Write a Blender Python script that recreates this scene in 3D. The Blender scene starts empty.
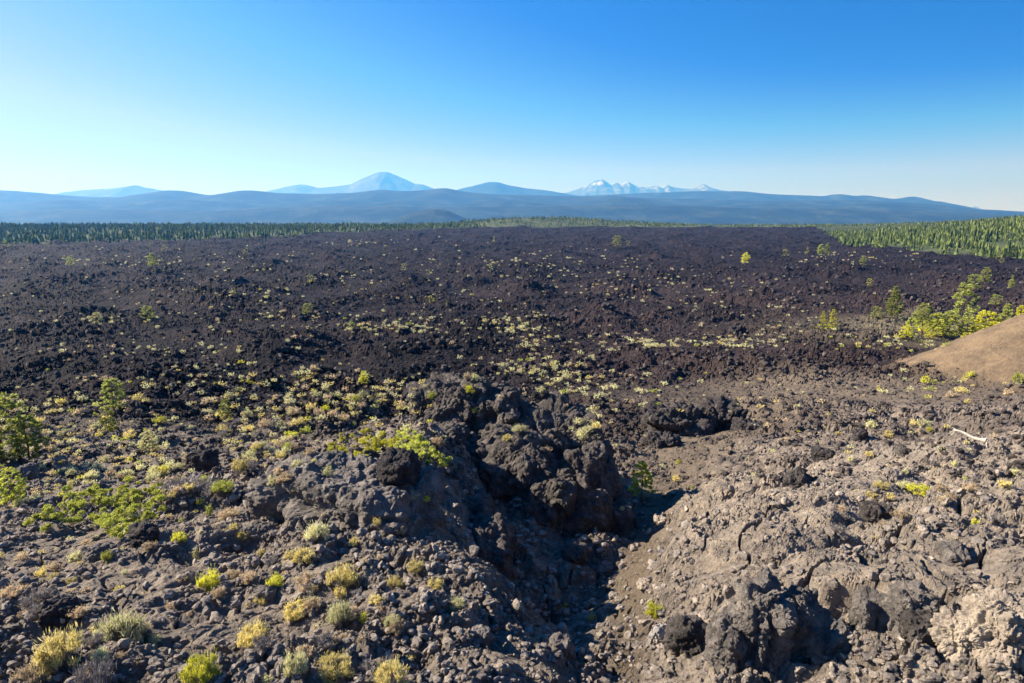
import bpy, bmesh, math, random, time
import numpy as np
from mathutils import Vector
from mathutils.bvhtree import BVHTree
T0 = time.time()
random.seed(7); rng = np.random.default_rng(7)
scene = bpy.context.scene
C = scene.collection
PITCH = math.radians(11.3); F = 683.0
cp, sp = math.cos(PITCH), math.sin(PITCH)

def ray(px, py):                       # direction of a picture point: u = X/Y, s = Z/Y
    a = (px - 512) / F; b = (341.5 - py) / F
    d = cp + b * sp
    return a / d, (b * cp - sp) / d
def P(px, py, Y):
    u, s = ray(px, py)
    return np.array([u * Y, Y, s * Y])
def sstep(a, b, x):
    t = np.clip((x - a) / (b - a), 0, 1); return t * t * (3 - 2 * t)

# ------------------------------------------------------------------ noise
def _h(ix, iy, iz, seed):
    h = (ix.astype(np.int64) * 374761393 + iy.astype(np.int64) * 668265263 + iz * 2147483647 + seed * 1274126177) & 0xFFFFFFFF
    h = ((h ^ (h >> 13)) * 1274126177) & 0xFFFFFFFF
    h = ((h ^ (h >> 16)) * 2246822519) & 0xFFFFFFFF
    return (h ^ (h >> 15)) & 0xFFFFFFFF
def rnd(h, k=0):
    h = (h * (2654435761 + 2 * k * 97)) & 0xFFFFFFFF
    return ((h ^ (h >> 15)) & 0xFFFFF) / float(0xFFFFF)
def perlin(x, y, seed=0):
    ix = np.floor(x); iy = np.floor(y); fx = x - ix; fy = y - iy
    ux = fx * fx * fx * (fx * (fx * 6 - 15) + 10); uy = fy * fy * fy * (fy * (fy * 6 - 15) + 10)
    ix = ix.astype(np.int64); iy = iy.astype(np.int64)
    def g(dx, dy):
        a = rnd(_h(ix + dx, iy + dy, 0, seed)) * 6.2831853
        return np.cos(a) * (fx - dx) + np.sin(a) * (fy - dy)
    n0 = g(0, 0) * (1 - ux) + g(1, 0) * ux; n1 = g(0, 1) * (1 - ux) + g(1, 1) * ux
    return (n0 * (1 - uy) + n1 * uy) * 1.4
def fbm(x, y, seed=0, n=4, g=0.5):
    a = 1; s = 0
    for i in range(n):
        s = s + a * perlin(x * 2 ** i + 13.7 * i, y * 2 ** i - 7.1 * i, seed + i); a *= g
    return s
def worley(x, y, seed=0):
    ix = np.floor(x).astype(np.int64); iy = np.floor(y).astype(np.int64)
    f1 = np.full(x.shape, 9.0); f2 = np.full(x.shape, 9.0); cid = np.zeros(x.shape)
    for dx in (-1, 0, 1):
        for dy in (-1, 0, 1):
            h = _h(ix + dx, iy + dy, 0, seed)
            d = (ix + dx + rnd(h, 1) - x) ** 2 + (iy + dy + rnd(h, 2) - y) ** 2
            c = d < f1
            f2 = np.where(c, f1, np.minimum(f2, d)); cid = np.where(c, rnd(h, 3), cid); f1 = np.where(c, d, f1)
    return np.sqrt(f1), np.sqrt(f2), cid
def perlin3(p, seed=0):
    i = np.floor(p).astype(np.int64); f = p - i; u = f * f * (3 - 2 * f); r = 0
    for dx in (0, 1):
        for dy in (0, 1):
            for dz in (0, 1):
                w = (u[:, 0] if dx else 1 - u[:, 0]) * (u[:, 1] if dy else 1 - u[:, 1]) * (u[:, 2] if dz else 1 - u[:, 2])
                r = r + w * rnd(_h(i[:, 0] + dx, i[:, 1] + dy, i[:, 2] + dz, seed))
    return r * 2 - 1
def worley3(p, seed=0):
    i = np.floor(p).astype(np.int64); n = len(p)
    f1 = np.full(n, 9.0); f2 = np.full(n, 9.0); cid = np.zeros(n)
    for dx in (-1, 0, 1):
        for dy in (-1, 0, 1):
            for dz in (-1, 0, 1):
                h = _h(i[:, 0] + dx, i[:, 1] + dy, i[:, 2] + dz, seed)
                d = (i[:, 0] + dx + rnd(h, 1) - p[:, 0]) ** 2 + (i[:, 1] + dy + rnd(h, 2) - p[:, 1]) ** 2 + (i[:, 2] + dz + rnd(h, 3) - p[:, 2]) ** 2
                c = d < f1
                f2 = np.where(c, f1, np.minimum(f2, d)); cid = np.where(c, rnd(h, 4), cid); f1 = np.where(c, d, f1)
    return np.sqrt(f1), np.sqrt(f2), cid

# ------------------------------------------------------------------ mesh and tag helpers
def mesh_np(name, v, f, mat=None, smooth=False, attrs=None):
    """v (n,3); f (m,3 or 4) array or list of such arrays"""
    fl = f if isinstance(f, list) else [f]
    me = bpy.data.meshes.new(name)
    nl = sum(a.size for a in fl); nf = sum(len(a) for a in fl)
    me.vertices.add(len(v)); me.vertices.foreach_set('co', np.ascontiguousarray(v, np.float32).ravel())
    me.loops.add(nl); me.loops.foreach_set('vertex_index', np.concatenate([a.ravel() for a in fl]).astype(np.int32))
    me.polygons.add(nf)
    tot = np.concatenate([np.full(len(a), a.shape[1]) for a in fl]); st = np.concatenate([[0], np.cumsum(tot)[:-1]])
    me.polygons.foreach_set('loop_start', st.astype(np.int32))
    me.polygons.foreach_set('loop_total', tot.astype(np.int32))
    me.update(calc_edges=True)
    me.polygons.foreach_set('use_smooth', np.full(nf, smooth))
    for k, a in (attrs or {}).items():
        at = me.attributes.new(k, 'FLOAT', 'POINT'); at.data.foreach_set('value', np.ascontiguousarray(a, np.float32).ravel())
    if mat: me.materials.append(mat)
    me.validate()
    return me
def link(name, data, parent=None):
    o = bpy.data.objects.new(name, data); C.objects.link(o)
    if parent is not None: o.parent = parent
    return o
def tag(o, label=None, cat=None, group=None, kind=None):
    if label: o['label'] = label
    if cat: o['category'] = cat
    if group: o['group'] = group
    if kind: o['kind'] = kind
    return o
def copy_tree(o, parent=None):
    c = o.copy(); C.objects.link(c)
    if parent is not None: c.parent = parent
    for ch in o.children: copy_tree(ch, c)
    return c

# ------------------------------------------------------------------ materials
class NT:
    def __init__(s, name):
        s.m = bpy.data.materials.new(name); s.m.use_nodes = True; s.t = s.m.node_tree; s.t.nodes.clear()
        s.out = s.n('ShaderNodeOutputMaterial')
    def n(s, typ, **kw):
        nd = s.t.nodes.new(typ)
        for k, v in kw.items(): setattr(nd, k, v)
        return nd
    def l(s, a, b): s.t.links.new(a, b)
    def noise(s, scale, detail=4, rough=.55, src=None):
        t = s.n('ShaderNodeTexNoise'); t.inputs['Scale'].default_value = scale; t.inputs['Detail'].default_value = detail
        t.inputs['Roughness'].default_value = rough
        if src is not None: s.l(src, t.inputs['Vector'])
        return t.outputs['Fac']
    def ramp(s, f, stops):
        r = s.n('ShaderNodeValToRGB'); e = r.color_ramp.elements
        while len(e) < len(stops): e.new(.5)
        for i, (p, c) in enumerate(stops):
            e[i].position = p; e[i].color = (*c, 1) if not isinstance(c, (int, float)) else (c, c, c, 1)
        s.l(f, r.inputs[0]); return r.outputs[0]
    def mix(s, f, a, b, mode='MIX'):
        x = s.n('ShaderNodeMix', data_type='RGBA', blend_type=mode); x.clamp_factor = True
        for sock, v in ((x.inputs[0], f), (x.inputs[6], a), (x.inputs[7], b)):
            if isinstance(v, (int, float)): sock.default_value = v
            elif isinstance(v, tuple): sock.default_value = (*v, 1)
            else: s.l(v, sock)
        return x.outputs[2]
    def attr(s, name):
        a = s.n('ShaderNodeAttribute'); a.attribute_name = name; return a.outputs['Fac']
    def obj(s): return s.n('ShaderNodeTexCoord').outputs['Object']
    def pos(s): return s.n('ShaderNodeNewGeometry').outputs['Position']
    def diffuse(s, col, rough=.95, bump=None, bd=.05, spec=.15):
        b = s.n('ShaderNodeBsdfPrincipled'); b.inputs['Roughness'].default_value = rough
        b.inputs['Specular IOR Level'].default_value = spec
        if isinstance(col, tuple): b.inputs['Base Color'].default_value = (*col, 1)
        else: s.l(col, b.inputs['Base Color'])
        if bump is not None:
            bp = s.n('ShaderNodeBump'); bp.inputs['Distance'].default_value = bd; bp.inputs['Strength'].default_value = 1
            s.l(bump, bp.inputs['Height']); s.l(bp.outputs[0], b.inputs['Normal'])
        s.l(b.outputs[0], s.out.inputs[0]); return s.m

def ground_material():
    t = NT('lava_ground'); p = t.pos()
    n1 = t.noise(2.6, 6, .65, p); n2 = t.noise(.055, 5, .6, p); n3 = t.noise(14, 4, .7, p); n4 = t.noise(.5, 4, .6, p)
    black = t.ramp(n2, [(.38, (.004, .004, .006)), (.5, (.009, .007, .009)), (.64, (.027, .020, .019))])
    black = t.mix(t.ramp(n4, [(.52, 0.), (.72, .6)]), black, (.040, .030, .030))
    black = t.mix(t.ramp(n1, [(.56, 0.), (.74, .7)]), black, (.085, .070, .068))
    grey = t.ramp(n1, [(.3, (.09, .082, .082)), (.5, (.255, .208, .172)), (.72, (.55, .445, .34))])
    grey = t.mix(t.ramp(n3, [(.4, 0.), (.68, .6)]), grey, (.48, .41, .34))
    brown = t.ramp(n1, [(.3, (.022, .016, .014)), (.55, (.052, .038, .031)), (.75, (.11, .085, .072))])
    black = t.mix(t.attr('brown'), black, brown)
    black = t.mix(1.0, black, (.68, .62, .76), 'MULTIPLY')
    c = t.mix(t.attr('near'), black, grey)
    pale = t.ramp(n1, [(.3, (.19, .165, .145)), (.5, (.29, .245, .205)), (.7, (.46, .37, .29))])
    c = t.mix(t.attr('pale'), c, pale)
    cind = t.ramp(n3, [(.3, (.10, .078, .060)), (.6, (.19, .15, .112)), (.8, (.29, .235, .18))])
    c = t.mix(t.attr('cinder'), c, cind)
    cone = t.ramp(t.noise(5, 8, .8, p), [(.35, (.15, .105, .065)), (.55, (.235, .168, .105)), (.75, (.34, .255, .165))])
    cone = t.mix(t.ramp(t.noise(.22, 6, .75, p), [(.42, 0.), (.6, .65)]), cone, (.085, .064, .048))
    c = t.mix(t.attr('cone'), c, cone)
    sandy = t.ramp(t.noise(.35, 5, .65, p), [(.3, (.10, .085, .055)), (.7, (.24, .2, .13))])
    c = t.mix(t.attr('soil'), c, sandy)
    forest = t.ramp(t.noise(.012, 6, .7, p), [(.35, (.03, .04, .02)), (.5, (.06, .075, .035)), (.68, (.13, .13, .07))])
    c = t.mix(t.attr('forest'), c, forest)
    bump = t.n('ShaderNodeMath', operation='ADD'); t.l(t.noise(16, 7, .8, p), bump.inputs[0]); 
    m2 = t.n('ShaderNodeMath', operation='MULTIPLY'); t.l(t.noise(1.1, 6, .75, p), m2.inputs[0]); m2.inputs[1].default_value = 2.5
    t.l(m2.outputs[0], bump.inputs[1])
    return t.diffuse(c, .93, bump.outputs[0], .14)
def rock_material(name, dark, mid, light, sc=2.2, bd=.07):
    t = NT(name); p = t.pos(); bd *= 1.8
    c = t.ramp(t.noise(sc, 7, .68, p), [(.3, dark), (.5, mid), (.72, light)])
    c = t.mix(t.ramp(t.noise(sc * .35, 4, .6, p), [(.42, 0.), (.7, .55)]), c, dark)
    c = t.mix(t.ramp(t.noise(sc * 6, 3, .7, p), [(.55, 0.), (.68, .6)]), c, light)
    return t.diffuse(c, .92, t.noise(sc * 4, 8, .75, p), bd)
def leaf_material(name, cols, trans=.35):
    t = NT(name)
    isl = t.n('ShaderNodeNewGeometry').outputs['Random Per Island']
    n = len(cols)
    c = t.ramp(isl, [(i / max(1, n - 1), k) for i, k in enumerate(cols)])
    oi = t.n('ShaderNodeObjectInfo').outputs['Random']
    hs = t.n('ShaderNodeHueSaturation'); t.l(c, hs.inputs['Color'])
    mr = t.n('ShaderNodeMapRange'); t.l(oi, mr.inputs[0]); mr.inputs[3].default_value = .75; mr.inputs[4].default_value = 1.3
    t.l(mr.outputs[0], hs.inputs['Value'])
    d = t.n('ShaderNodeBsdfDiffuse'); tr = t.n('ShaderNodeBsdfTranslucent'); mx = t.n('ShaderNodeMixShader')
    mx.inputs[0].default_value = trans
    t.l(hs.outputs[0], d.inputs[0]); t.l(hs.outputs[0], tr.inputs[0]); t.l(d.outputs[0], mx.inputs[1]); t.l(tr.outputs[0], mx.inputs[2])
    t.l(mx.outputs[0], t.out.inputs[0]); return t.m
M = {}
M['ground'] = ground_material()
M['rock'] = rock_material('lava_rock', (.035, .031, .032), (.11, .096, .090), (.28, .24, .21), 3.2, .12)
M['rock_grey'] = rock_material('grey_lava_rock', (.08, .072, .07), (.22, .195, .18), (.44, .38, .33), 3.6, .1)
M['rock_black'] = rock_material('black_lava_rock', (.02, .018, .02), (.05, .044, .045), (.13, .11, .10), 2.5)
M['rock_tan'] = rock_material('tan_rock', (.13, .11, .10), (.30, .25, .205), (.50, .42, .33), 1.8, .05)
M['rock_pale'] = rock_material('pale_rock', (.22, .20, .19), (.36, .33, .31), (.5, .47, .44), 3, .04)
M['rubble'] = rock_material('rubble_rock', (.08, .073, .073), (.25, .214, .188), (.53, .44, .36), 5.5, .03)
M['rubble_dark'] = rock_material('dark_rubble_rock', (.02, .018, .02), (.06, .05, .047), (.16, .13, .115), 1.2, .05)
M['pale'] = leaf_material('pale_green_leaf', [(.38, .37, .18), (.64, .61, .31), (.82, .78, .50)])
M['gold'] = leaf_material('golden_flower', [(.42, .35, .13), (.68, .57, .19), (.82, .72, .38)])
M['lime'] = leaf_material('lime_leaf', [(.36, .39, .035), (.62, .60, .06), (.78, .72, .14)])
M['straw'] = leaf_material('straw_stem', [(.36, .26, .16), (.56, .43, .27), (.68, .58, .42)])
M['green'] = leaf_material('green_leaf', [(.20, .24, .04), (.42, .44, .08), (.62, .62, .17)])
M['twig'] = leaf_material('grey_twig', [(.14, .12, .11), (.27, .24, .22), (.40, .37, .36)], .1)
M['pine'] = leaf_material('pine_needle', [(.16, .19, .05), (.34, .37, .10), (.52, .53, .19)], .4)
M['pine_dark'] = leaf_material(trans=.5, name='dark_conifer_needle', cols= [(.03, .05, .022), (.095, .125, .042), (.22, .26, .085)])
M['bark'] = rock_material('pine_bark', (.05, .035, .025), (.12, .08, .06), (.2, .14, .1), 6, .02)
M['deadwood'] = rock_material('bleached_wood', (.26, .23, .20), (.44, .40, .35), (.58, .53, .47), 5, .01)

# ------------------------------------------------------------------ terrain sheet
pxs = [-500, 0, 300, 430, 466, 492, 540, 585, 640, 690, 760, 900, 1024, 1500]
Ys = [2, 5, 7, 9, 11, 13, 16, 20, 25, 30, 45, 70, 110, 160, 250, 400, 620, 900, 1500, 3000, 7000]
far = [-20.5, -25.5, -29.3, -34, -37.5, -40.3, -41.5, -37, -120, -230]
Zt = {
 -500: [-4.0,-4.5,-4.9,-5.5,-6.0,-6.6,-7.6,-8.8,-10.0,-11.2,-15] + far,
 0:    [-4.4,-5.0,-5.4,-6.1,-6.6,-7.2,-8.1,-9.1,-10.4,-11.6,-15.2] + far,
 300:  [-4.5,-5.0,-5.4,-5.9,-6.3,-6.8,-7.6,-8.6,-10.0,-11.4,-15.2] + far,
 430:  [-4.5,-5.0,-5.4,-5.9,-6.3,-6.9,-7.7,-8.7,-9.5,-10.4,-15.4] + far,
 466:  [-4.5,-5.0,-5.4,-5.9,-6.4,-7.3,-8.7,-9.8,-10.3,-10.6,-15.6] + far,
 492:  [-4.6,-5.1,-5.6,-6.0,-6.5,-8.6,-11.2,-12.0,-11.6,-10.4,-15.9] + far,
 540:  [-4.6,-5.2,-5.8,-6.2,-7.2,-9.3,-11.6,-12.3,-11.2,-9.6,-16.2] + far,
 585:  [-4.7,-5.3,-6.1,-6.7,-7.8,-9.3,-11.0,-12.0,-12.4,-12.6,-16.3] + far,
 640:  [-4.8,-5.5,-6.1,-6.6,-7.3,-8.4,-9.8,-11.2,-12.6,-13.7,-16.4] + far,
 690:  [-4.6,-5.3,-5.9,-6.3,-6.6,-7.1,-8.1,-10.0,-12.0,-13.3,-16.3] + far,
 760:  [-4.4,-5.0,-5.3,-5.7,-6.1,-6.7,-7.5,-9.0,-10.8,-12.3,-15.9] + far,
 900:  [-4.2,-4.7,-5.0,-5.4,-5.9,-6.4,-7.2,-8.6,-10.0,-11.5,-15.0] + far,
 1024: [-4.0,-4.5,-4.8,-5.2,-5.7,-6.2,-7.0,-8.2,-9.6,-11.0,-14.6] + far,
 1500: [-3.6,-4.0,-4.2,-4.6,-5.1,-5.6,-6.4,-7.5,-8.8,-10.2,-13.5] + far}
uc = np.concatenate([np.linspace(-2.6, -1.35, 60)[:-1], np.linspace(-1.35, -.88, 170)[:-1], np.linspace(-.88, .88, 1270), np.linspace(.88, 1.35, 170)[1:], np.linspace(1.35, 2.6, 60)[1:]])
lnY = [math.log(1.6)]
while lnY[-1] < math.log(7000):
    Y = math.exp(lnY[-1])
    d = np.interp(lnY[-1], [math.log(v) for v in (1.6, 4, 6, 12, 30, 120, 900, 1300, 7000)], [.03, .012, .0026, .0026, .0038, .0052, .0068, .015, .03])
    lnY.append(lnY[-1] + d)
lnY = np.array(lnY); Yc = np.exp(lnY)
NU, NY = len(uc), len(lnY)
tab = np.array([Zt[p] for p in pxs])                                 # (13, nY)
tu = np.array([(p - 512) / F / 0.95 for p in pxs])
tmp = np.array([np.interp(lnY, np.log(Ys), r) for r in tab])          # (13, NY)
Z = np.empty((NY, NU))
for j in range(NY): Z[j] = np.interp(uc, tu, tmp[:, j])
def blur(a, k, axis):
    pad = [(0, 0), (0, 0)]; pad[axis] = (k, k)
    c = np.cumsum(np.pad(a, pad, mode='edge'), axis=axis)
    n = a.shape[axis]
    c = np.insert(c, 0, 0, axis=axis)
    return (np.take(c, range(2 * k + 1, 2 * k + 1 + n), axis) - np.take(c, range(0, n), axis)) / (2 * k + 1)
for _ in range(2):
    Z = blur(Z, 9, 1); Z = blur(Z, 12, 0)
X = uc[None, :] * Yc[:, None]; Yg = np.broadcast_to(Yc[:, None], X.shape).copy()
U = np.broadcast_to(uc[None, :], X.shape)
RP = (U * .97) * F + 512                                             # rough picture column, only for laying regions out in bearing

def bump_at(px, py_, Y, rx, ry, h, k=1.0):
    c = P(px, py_, Y)
    return (1.6 if h < 5 else 1) * h * np.exp(-(((X - c[0]) / rx) ** 2 + ((Yg - c[1]) / ry) ** 2) ** 1.4)
# forested rise on the right
hx = sstep(.40, 1.0, U)
Z += hx * 26 * sstep(380, 640, Yg) * (1 - sstep(900, 1700, Yg)) * (1.0 + .5 * U)
# smooth cinder cone flank at the right edge
ccx, ccy = 95.0, 92.0
rc = np.sqrt((X - ccx) ** 2 + np.where(Yg > ccy, 2.0, 1.0) ** 2 * (Yg - ccy) ** 2)
cone_z = -22.6 + (38.8 - rc) * .475 + .25 * fbm(X / 4, Yg / 4, 57, 3)
conem = sstep(-.5, 2.2, cone_z - Z + .9 * fbm(X / 2.2, Yg / 2.2, 58, 4))
Z = np.where(cone_z > Z, cone_z, Z)
# mounds and hollows of the flow
for a in [(300, 300, 190, 9, 22, 1.6), (270, 350, 110, 9, 9, 1.8), (120, 372, 78, 9, 6, 1.1), (60, 350, 105, 12, 8, 1.3), (420, 345, 120, 9, 9, 1.0), (600, 305, 170, 8, 14, 1.6), (700, 300, 190, 16, 12, 1.2),
          (880, 330, 120, 8, 7, .9), (560, 345, 100, 6, 6, .9), (940, 310, 175, 12, 6, 2.0), (760, 385, 60, 6, 4, .9), (500, 262, 400, 40, 30, 2.0), (190, 285, 230, 26, 18, 1.7), (840, 275, 280, 25, 20, 1.6), (525, 226, 1500, 150, 170, 15), (610, 226, 1550, 140, 170, 8)]:
    Z += bump_at(*a)
# hollows beside the near rocks
for px, py_, Yd, rx, ry, h in [(815, 655, 8.0, .62, .34, -.55), (770, 690, 7.3, .5, .3, -.3), (935, 668, 7.6, .3, .25, -.35), (860, 560, 10.6, .6, .35, -.35), (800, 545, 12.0, .5, .5, -.3), (880, 530, 12.2, .8, .3, -.4), (250, 560, 13, .9, .5, -.35), (45, 640, 8.8, .6, .4, -.4), (210, 520, 16.5, 1.0, .6, -.5)]:
    c = P(px, py_, Yd); Z += h * np.exp(-(((X - c[0]) / rx) ** 2 + ((Yg - c[1]) / ry) ** 2) ** 2)
# masks
near = (1 - sstep(17, 62, Yg)) * (.72 + .28 * sstep(600, 760, RP)) 
near = np.maximum(near, (1 - sstep(40, 95, Yg)) * sstep(650, 900, RP) * .6)
nb = fbm(X / 9, Yg / 9, 91, 3)
near = np.clip(near + .22 * nb * (near > .02), 0, 1)
gully = np.exp(-((RP - np.interp(Yg, [5, 9, 14, 20, 30, 45, 70], [635, 638, 636, 645, 655, 690, 800])) / np.interp(Yg, [5, 10, 20, 40, 70], [16, 20, 26, 56, 80])) ** 2) * (1 - sstep(60, 90, Yg))
cinder = np.clip(gully * 1.25, 0, 1)
basin = np.exp(-(((X - 42) / 22) ** 2 + ((Yg - 78) / 11) ** 2))     # bare cinders at the foot of the cone
cinder = np.maximum(cinder, np.clip(basin * 1.2, 0, .9))
basin2 = np.exp(-(((X - 16) / 9) ** 2 + ((Yg - 66) / 10) ** 2)); cinder = np.maximum(cinder, .75 * basin2)
pb = fbm(X / 2.2, Yg / 2.2, 33, 4)
pale = np.zeros_like(X)
for px, py, Yd, r, w in [(985, 610, 8.0, 1.0, 1.3), (890, 545, 11.2, 1.1, .9), (700, 560, 13, .7, .7), (1010, 570, 10, 1.2, .9), (800, 650, 7.5, .9, .5), (900, 590, 9, 1.0, .8), (660, 655, 9, .5, .5)]:
    c = P(px, py, Yd); pale = np.maximum(pale, w * np.exp(-((X - c[0]) ** 2 + (Yg - c[1]) ** 2) / r ** 2))
pale = np.clip(pale * 1.25 + .45 * pb - .18, 0, 1) * (pale > .04)
pale = np.maximum(pale, near * np.clip(.9 * pb - .32, 0, .7) * sstep(560, 900, RP))
pale = np.maximum(pale, np.exp(-(((X - 400) / 50) ** 2 + ((Yg - 1330) / 60) ** 2) ** 2))
soil = np.exp(-(((X - 96) / 30) ** 2 + ((Yg - 150) / 24) ** 2)) * .9
brown = np.clip(.25 + .75 * sstep(380, 760, RP) + 1.1 * fbm(X / 38, Yg / 60, 95, 4), 0, 1) * (.35 + .65 * sstep(330, 650, RP)) * (1 - .8 * sstep(180, 420, Yg))
edgeY = 1.05 * np.interp(RP, [-800, 0, 250, 360, 500, 800, 830, 930, 1024, 1400], [660, 700, 790, 1000, 1180, 1180, 640, 470, 400, 330]) * (1 + .05 * fbm(X / 60, Yg / 60, 5, 2))
forest = sstep(-.04, .04, Yg / edgeY - 1)
rough_mask = (1 - .95 * conem) * (1 - .5 * np.clip(cinder, 0, 1)) * (1 - .8 * forest) * (1 - .6 * soil)
patch = .75 + .6 * fbm(X / 28, Yg / 28, 44, 3)
rough_mask = rough_mask * np.clip(patch, .35, 1.6)
# relief, octave by octave, each dropped where it is finer than the sheet
pixs = Yc / F
crust = sstep(650, 730, RP) * (1 - sstep(30, 55, Yg))
fine_mask = np.clip(.95 + .8 * fbm(X / 2.6, Yg / 2.6, 45, 3), .5, 1.6)
cr = np.abs(perlin(X / 2.4 + .4 * perlin(X / .8, Yg / .8, 47), Yg / 3.1, 46)); Z -= .45 * np.clip((.05 - cr) / .05, 0, 1) * rough_mask * sstep(4, 8, Yg)
cr = np.abs(perlin(X / 1.1 + .4 * perlin(X / .5, Yg / .5, 48), Yg / 1.3, 49)); Z -= .16 * np.clip((.05 - cr) / .05, 0, 1) * rough_mask * (1 - sstep(14, 22, Yg))
wx = X + .35 * perlin(X / 1.3, Yg / 1.3, 71); wy = Yg + .35 * perlin(X / 1.3 + 9, Yg / 1.3, 72)
def octave(lam, amp, seed, kind):
    w = np.clip((lam / pixs - 1.6) / 2.4, 0, 1) * np.clip((Yc - 1.0 * lam) / (1.6 * lam), 0, 1)
    r = np.where(w > .01)[0]
    if len(r) == 0: return
    a, b = r[0], r[-1] + 1
    x = wx[a:b] / lam; y = wy[a:b] / lam
    if kind == 'p': h = fbm(x, y, seed, 2)
    elif kind == 'r': h = .8 - 1.8 * np.abs(perlin(x, y, seed))
    else:
        ca, sa = math.cos(seed), math.sin(seed)
        f1, f2, c = worley(x * ca - y * sa, x * sa + y * ca, seed)
        if kind == 'b': h = (.25 + .95 * c) * np.clip((f2 - f1) * 2.6, 0, 1) ** .7 - .35
        else: h = (.3 + .9 * c) * np.clip(1 - 1.35 * f1, 0, 1) - .25
    if lam < 1.2: amp = amp * (1 - crust[a:b] * (.5 if lam > .2 else -.25))
    Z[a:b] += (amp * h) * w[a:b].reshape(-1, 1) * rough_mask[a:b] * (fine_mask[a:b] if lam < .7 else 1)
wfull = None
for lam, amp, seed, kind in [(90, 2.6, 1, 'r'), (42, 2.4, 2, 'r'), (16, 1.3, 3, 'd'), (8, .95, 4, 'd'), (7, .7, 14, 'r'), (4, .60, 5, 'b'), (2.1, .42, 6, 'd'), (2.4, .22, 15, 'r'),
                             (1.1, .26, 7, 'b'), (.9, .16, 17, 'r'), (.55, .17, 8, 'd'), (.30, .12, 9, 'b'), (.26, .07, 19, 'r'), (.16, .075, 10, 'd'), (.10, .045, 11, 'b'), (.055, .020, 12, 'd')]:
    octave(lam, amp, seed, kind)
# fine rills on the cone
Z += conem * (.14 * perlin(np.arctan2(Yg - ccy, X - ccx) * 24, rc / 26, 55) + .04 * perlin(X / .6, Yg / .6, 56)) * (1 - forest)
Z += forest * (1.2 * fbm(X / 90, Yg / 90, 60, 3)) * sstep(900, 1500, Yg)
pit_soft = 0
idx = np.arange(NU * NY).reshape(NY, NU)
quads = np.stack([idx[:-1, :-1], idx[:-1, 1:], idx[1:, 1:], idx[1:, :-1]], -1).reshape(-1, 4)
V = np.stack([X, Yg, Z], -1).reshape(-1, 3)
me = mesh_np('ground', V, quads, M['ground'], False, dict(near=near * (1 - forest), pale=pale, cinder=cinder, cone=conem * (1 - forest), soil=soil, forest=forest, brown=brown))
g = link('ground', me); tag(g, 'rough black and grey lava ground with cinder gully', None, None, 'structure')
print('ground', NU, NY, time.time() - T0)

# ------------------------------------------------------------------ placing on the ground
blockers = []
def ground_z(x, y):
    u = x / y; fi = np.interp(u, uc, np.arange(NU)); fj = np.interp(math.log(y), lnY, np.arange(NY))
    i, j = int(min(fi, NU - 2)), int(min(fj, NY - 2)); a, b = fi - i, fj - j
    return (Z[j, i] * (1 - a) + Z[j, i + 1] * a) * (1 - b) + (Z[j + 1, i] * (1 - a) + Z[j + 1, i + 1] * a) * b
SL = Z / Yg
SLmax = None
def hit(px, py):
    """the first point of ground or rock that the bearing through a picture point meets"""
    u, s = ray(px, py); i = int(round(np.interp(u, uc, np.arange(NU))))
    col = SL[:, i]; k = np.where(col >= s)[0]; k = k[k > 40]
    if len(k) == 0: return None
    Y = Yc[k[0]]; p = Vector((u * Y, Y, Z[k[0], i]))
    for b in blockers:
        d = Vector((u, 1, s)).normalized(); h = b.ray_cast(Vector((0, 0, 0)), d)
        if h[0] is not None and h[0].y < p.y: p = h[0]
    return p

# ------------------------------------------------------------------ rocks
_ico = {}
def ico(n):
    if n not in _ico:
        bm = bmesh.new(); bmesh.ops.create_icosphere(bm, subdivisions=n, radius=1)
        _ico[n] = (np.array([v.co[:] for v in bm.verts]), np.array([[v.index for v in f.verts] for f in bm.faces])); bm.free()
    return _ico[n]
def blob(c, r, sub=6, seed=0, rough=1.0, big=.22, power=2.6, rot=0.0, fine=True, lean=(0, 0)):
    d, f = ico(sub)
    c = np.array(c, float); r = np.array(r, float)
    k = (np.abs(d) ** power).sum(1) ** (-1 / power)
    q = d * k[:, None]
    q = q * (1 + big * perlin3(d * 1.6 + seed * 3.1, seed)[:, None] + big * .6 * perlin3(d * 3.3 + seed, seed + 1)[:, None])
    p = q * r
    p[:, 0] += lean[0] * q[:, 2] * r[2]; p[:, 1] += lean[1] * q[:, 2] * r[2]
    ca, sa = math.cos(rot), math.sin(rot)
    p = np.stack([p[:, 0] * ca - p[:, 1] * sa, p[:, 0] * sa + p[:, 1] * ca, p[:, 2]], 1)
    nrm = d / r; nrm /= np.linalg.norm(nrm, axis=1)[:, None]
    nrm = np.stack([nrm[:, 0] * ca - nrm[:, 1] * sa, nrm[:, 0] * sa + nrm[:, 1] * ca, nrm[:, 2]], 1)
    p = p + c
    disp = 0; rm = r.mean()
    for lam, amp in ((rm * .8, .12 * rm), (rm * .42, .085 * rm), (rm * .2, .045 * rm), (rm * .1, .024 * rm), (rm * .05, .012 * rm)):
        if lam < 2.5 * rm * 2 / 2 ** sub: break
        w = p / lam + .35 * perlin3(p / lam * 1.3, seed + 9)[:, None]
        f1, f2, cid = worley3(w, seed + int(lam * 100))
        disp = disp + amp * ((.3 + .9 * cid) * np.clip((f2 - f1) * 2.5, 0, 1) - .4)
    # vertical fluting and cracks
    disp = disp - .10 * rm * np.clip(.14 - np.abs(perlin3(p / (rm * .9) * np.array([1.4, 1.4, .35]), seed + 5)), 0, 1) / .14
    p = p + nrm * (disp * rough)[:, None]
    return p, f
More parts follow.
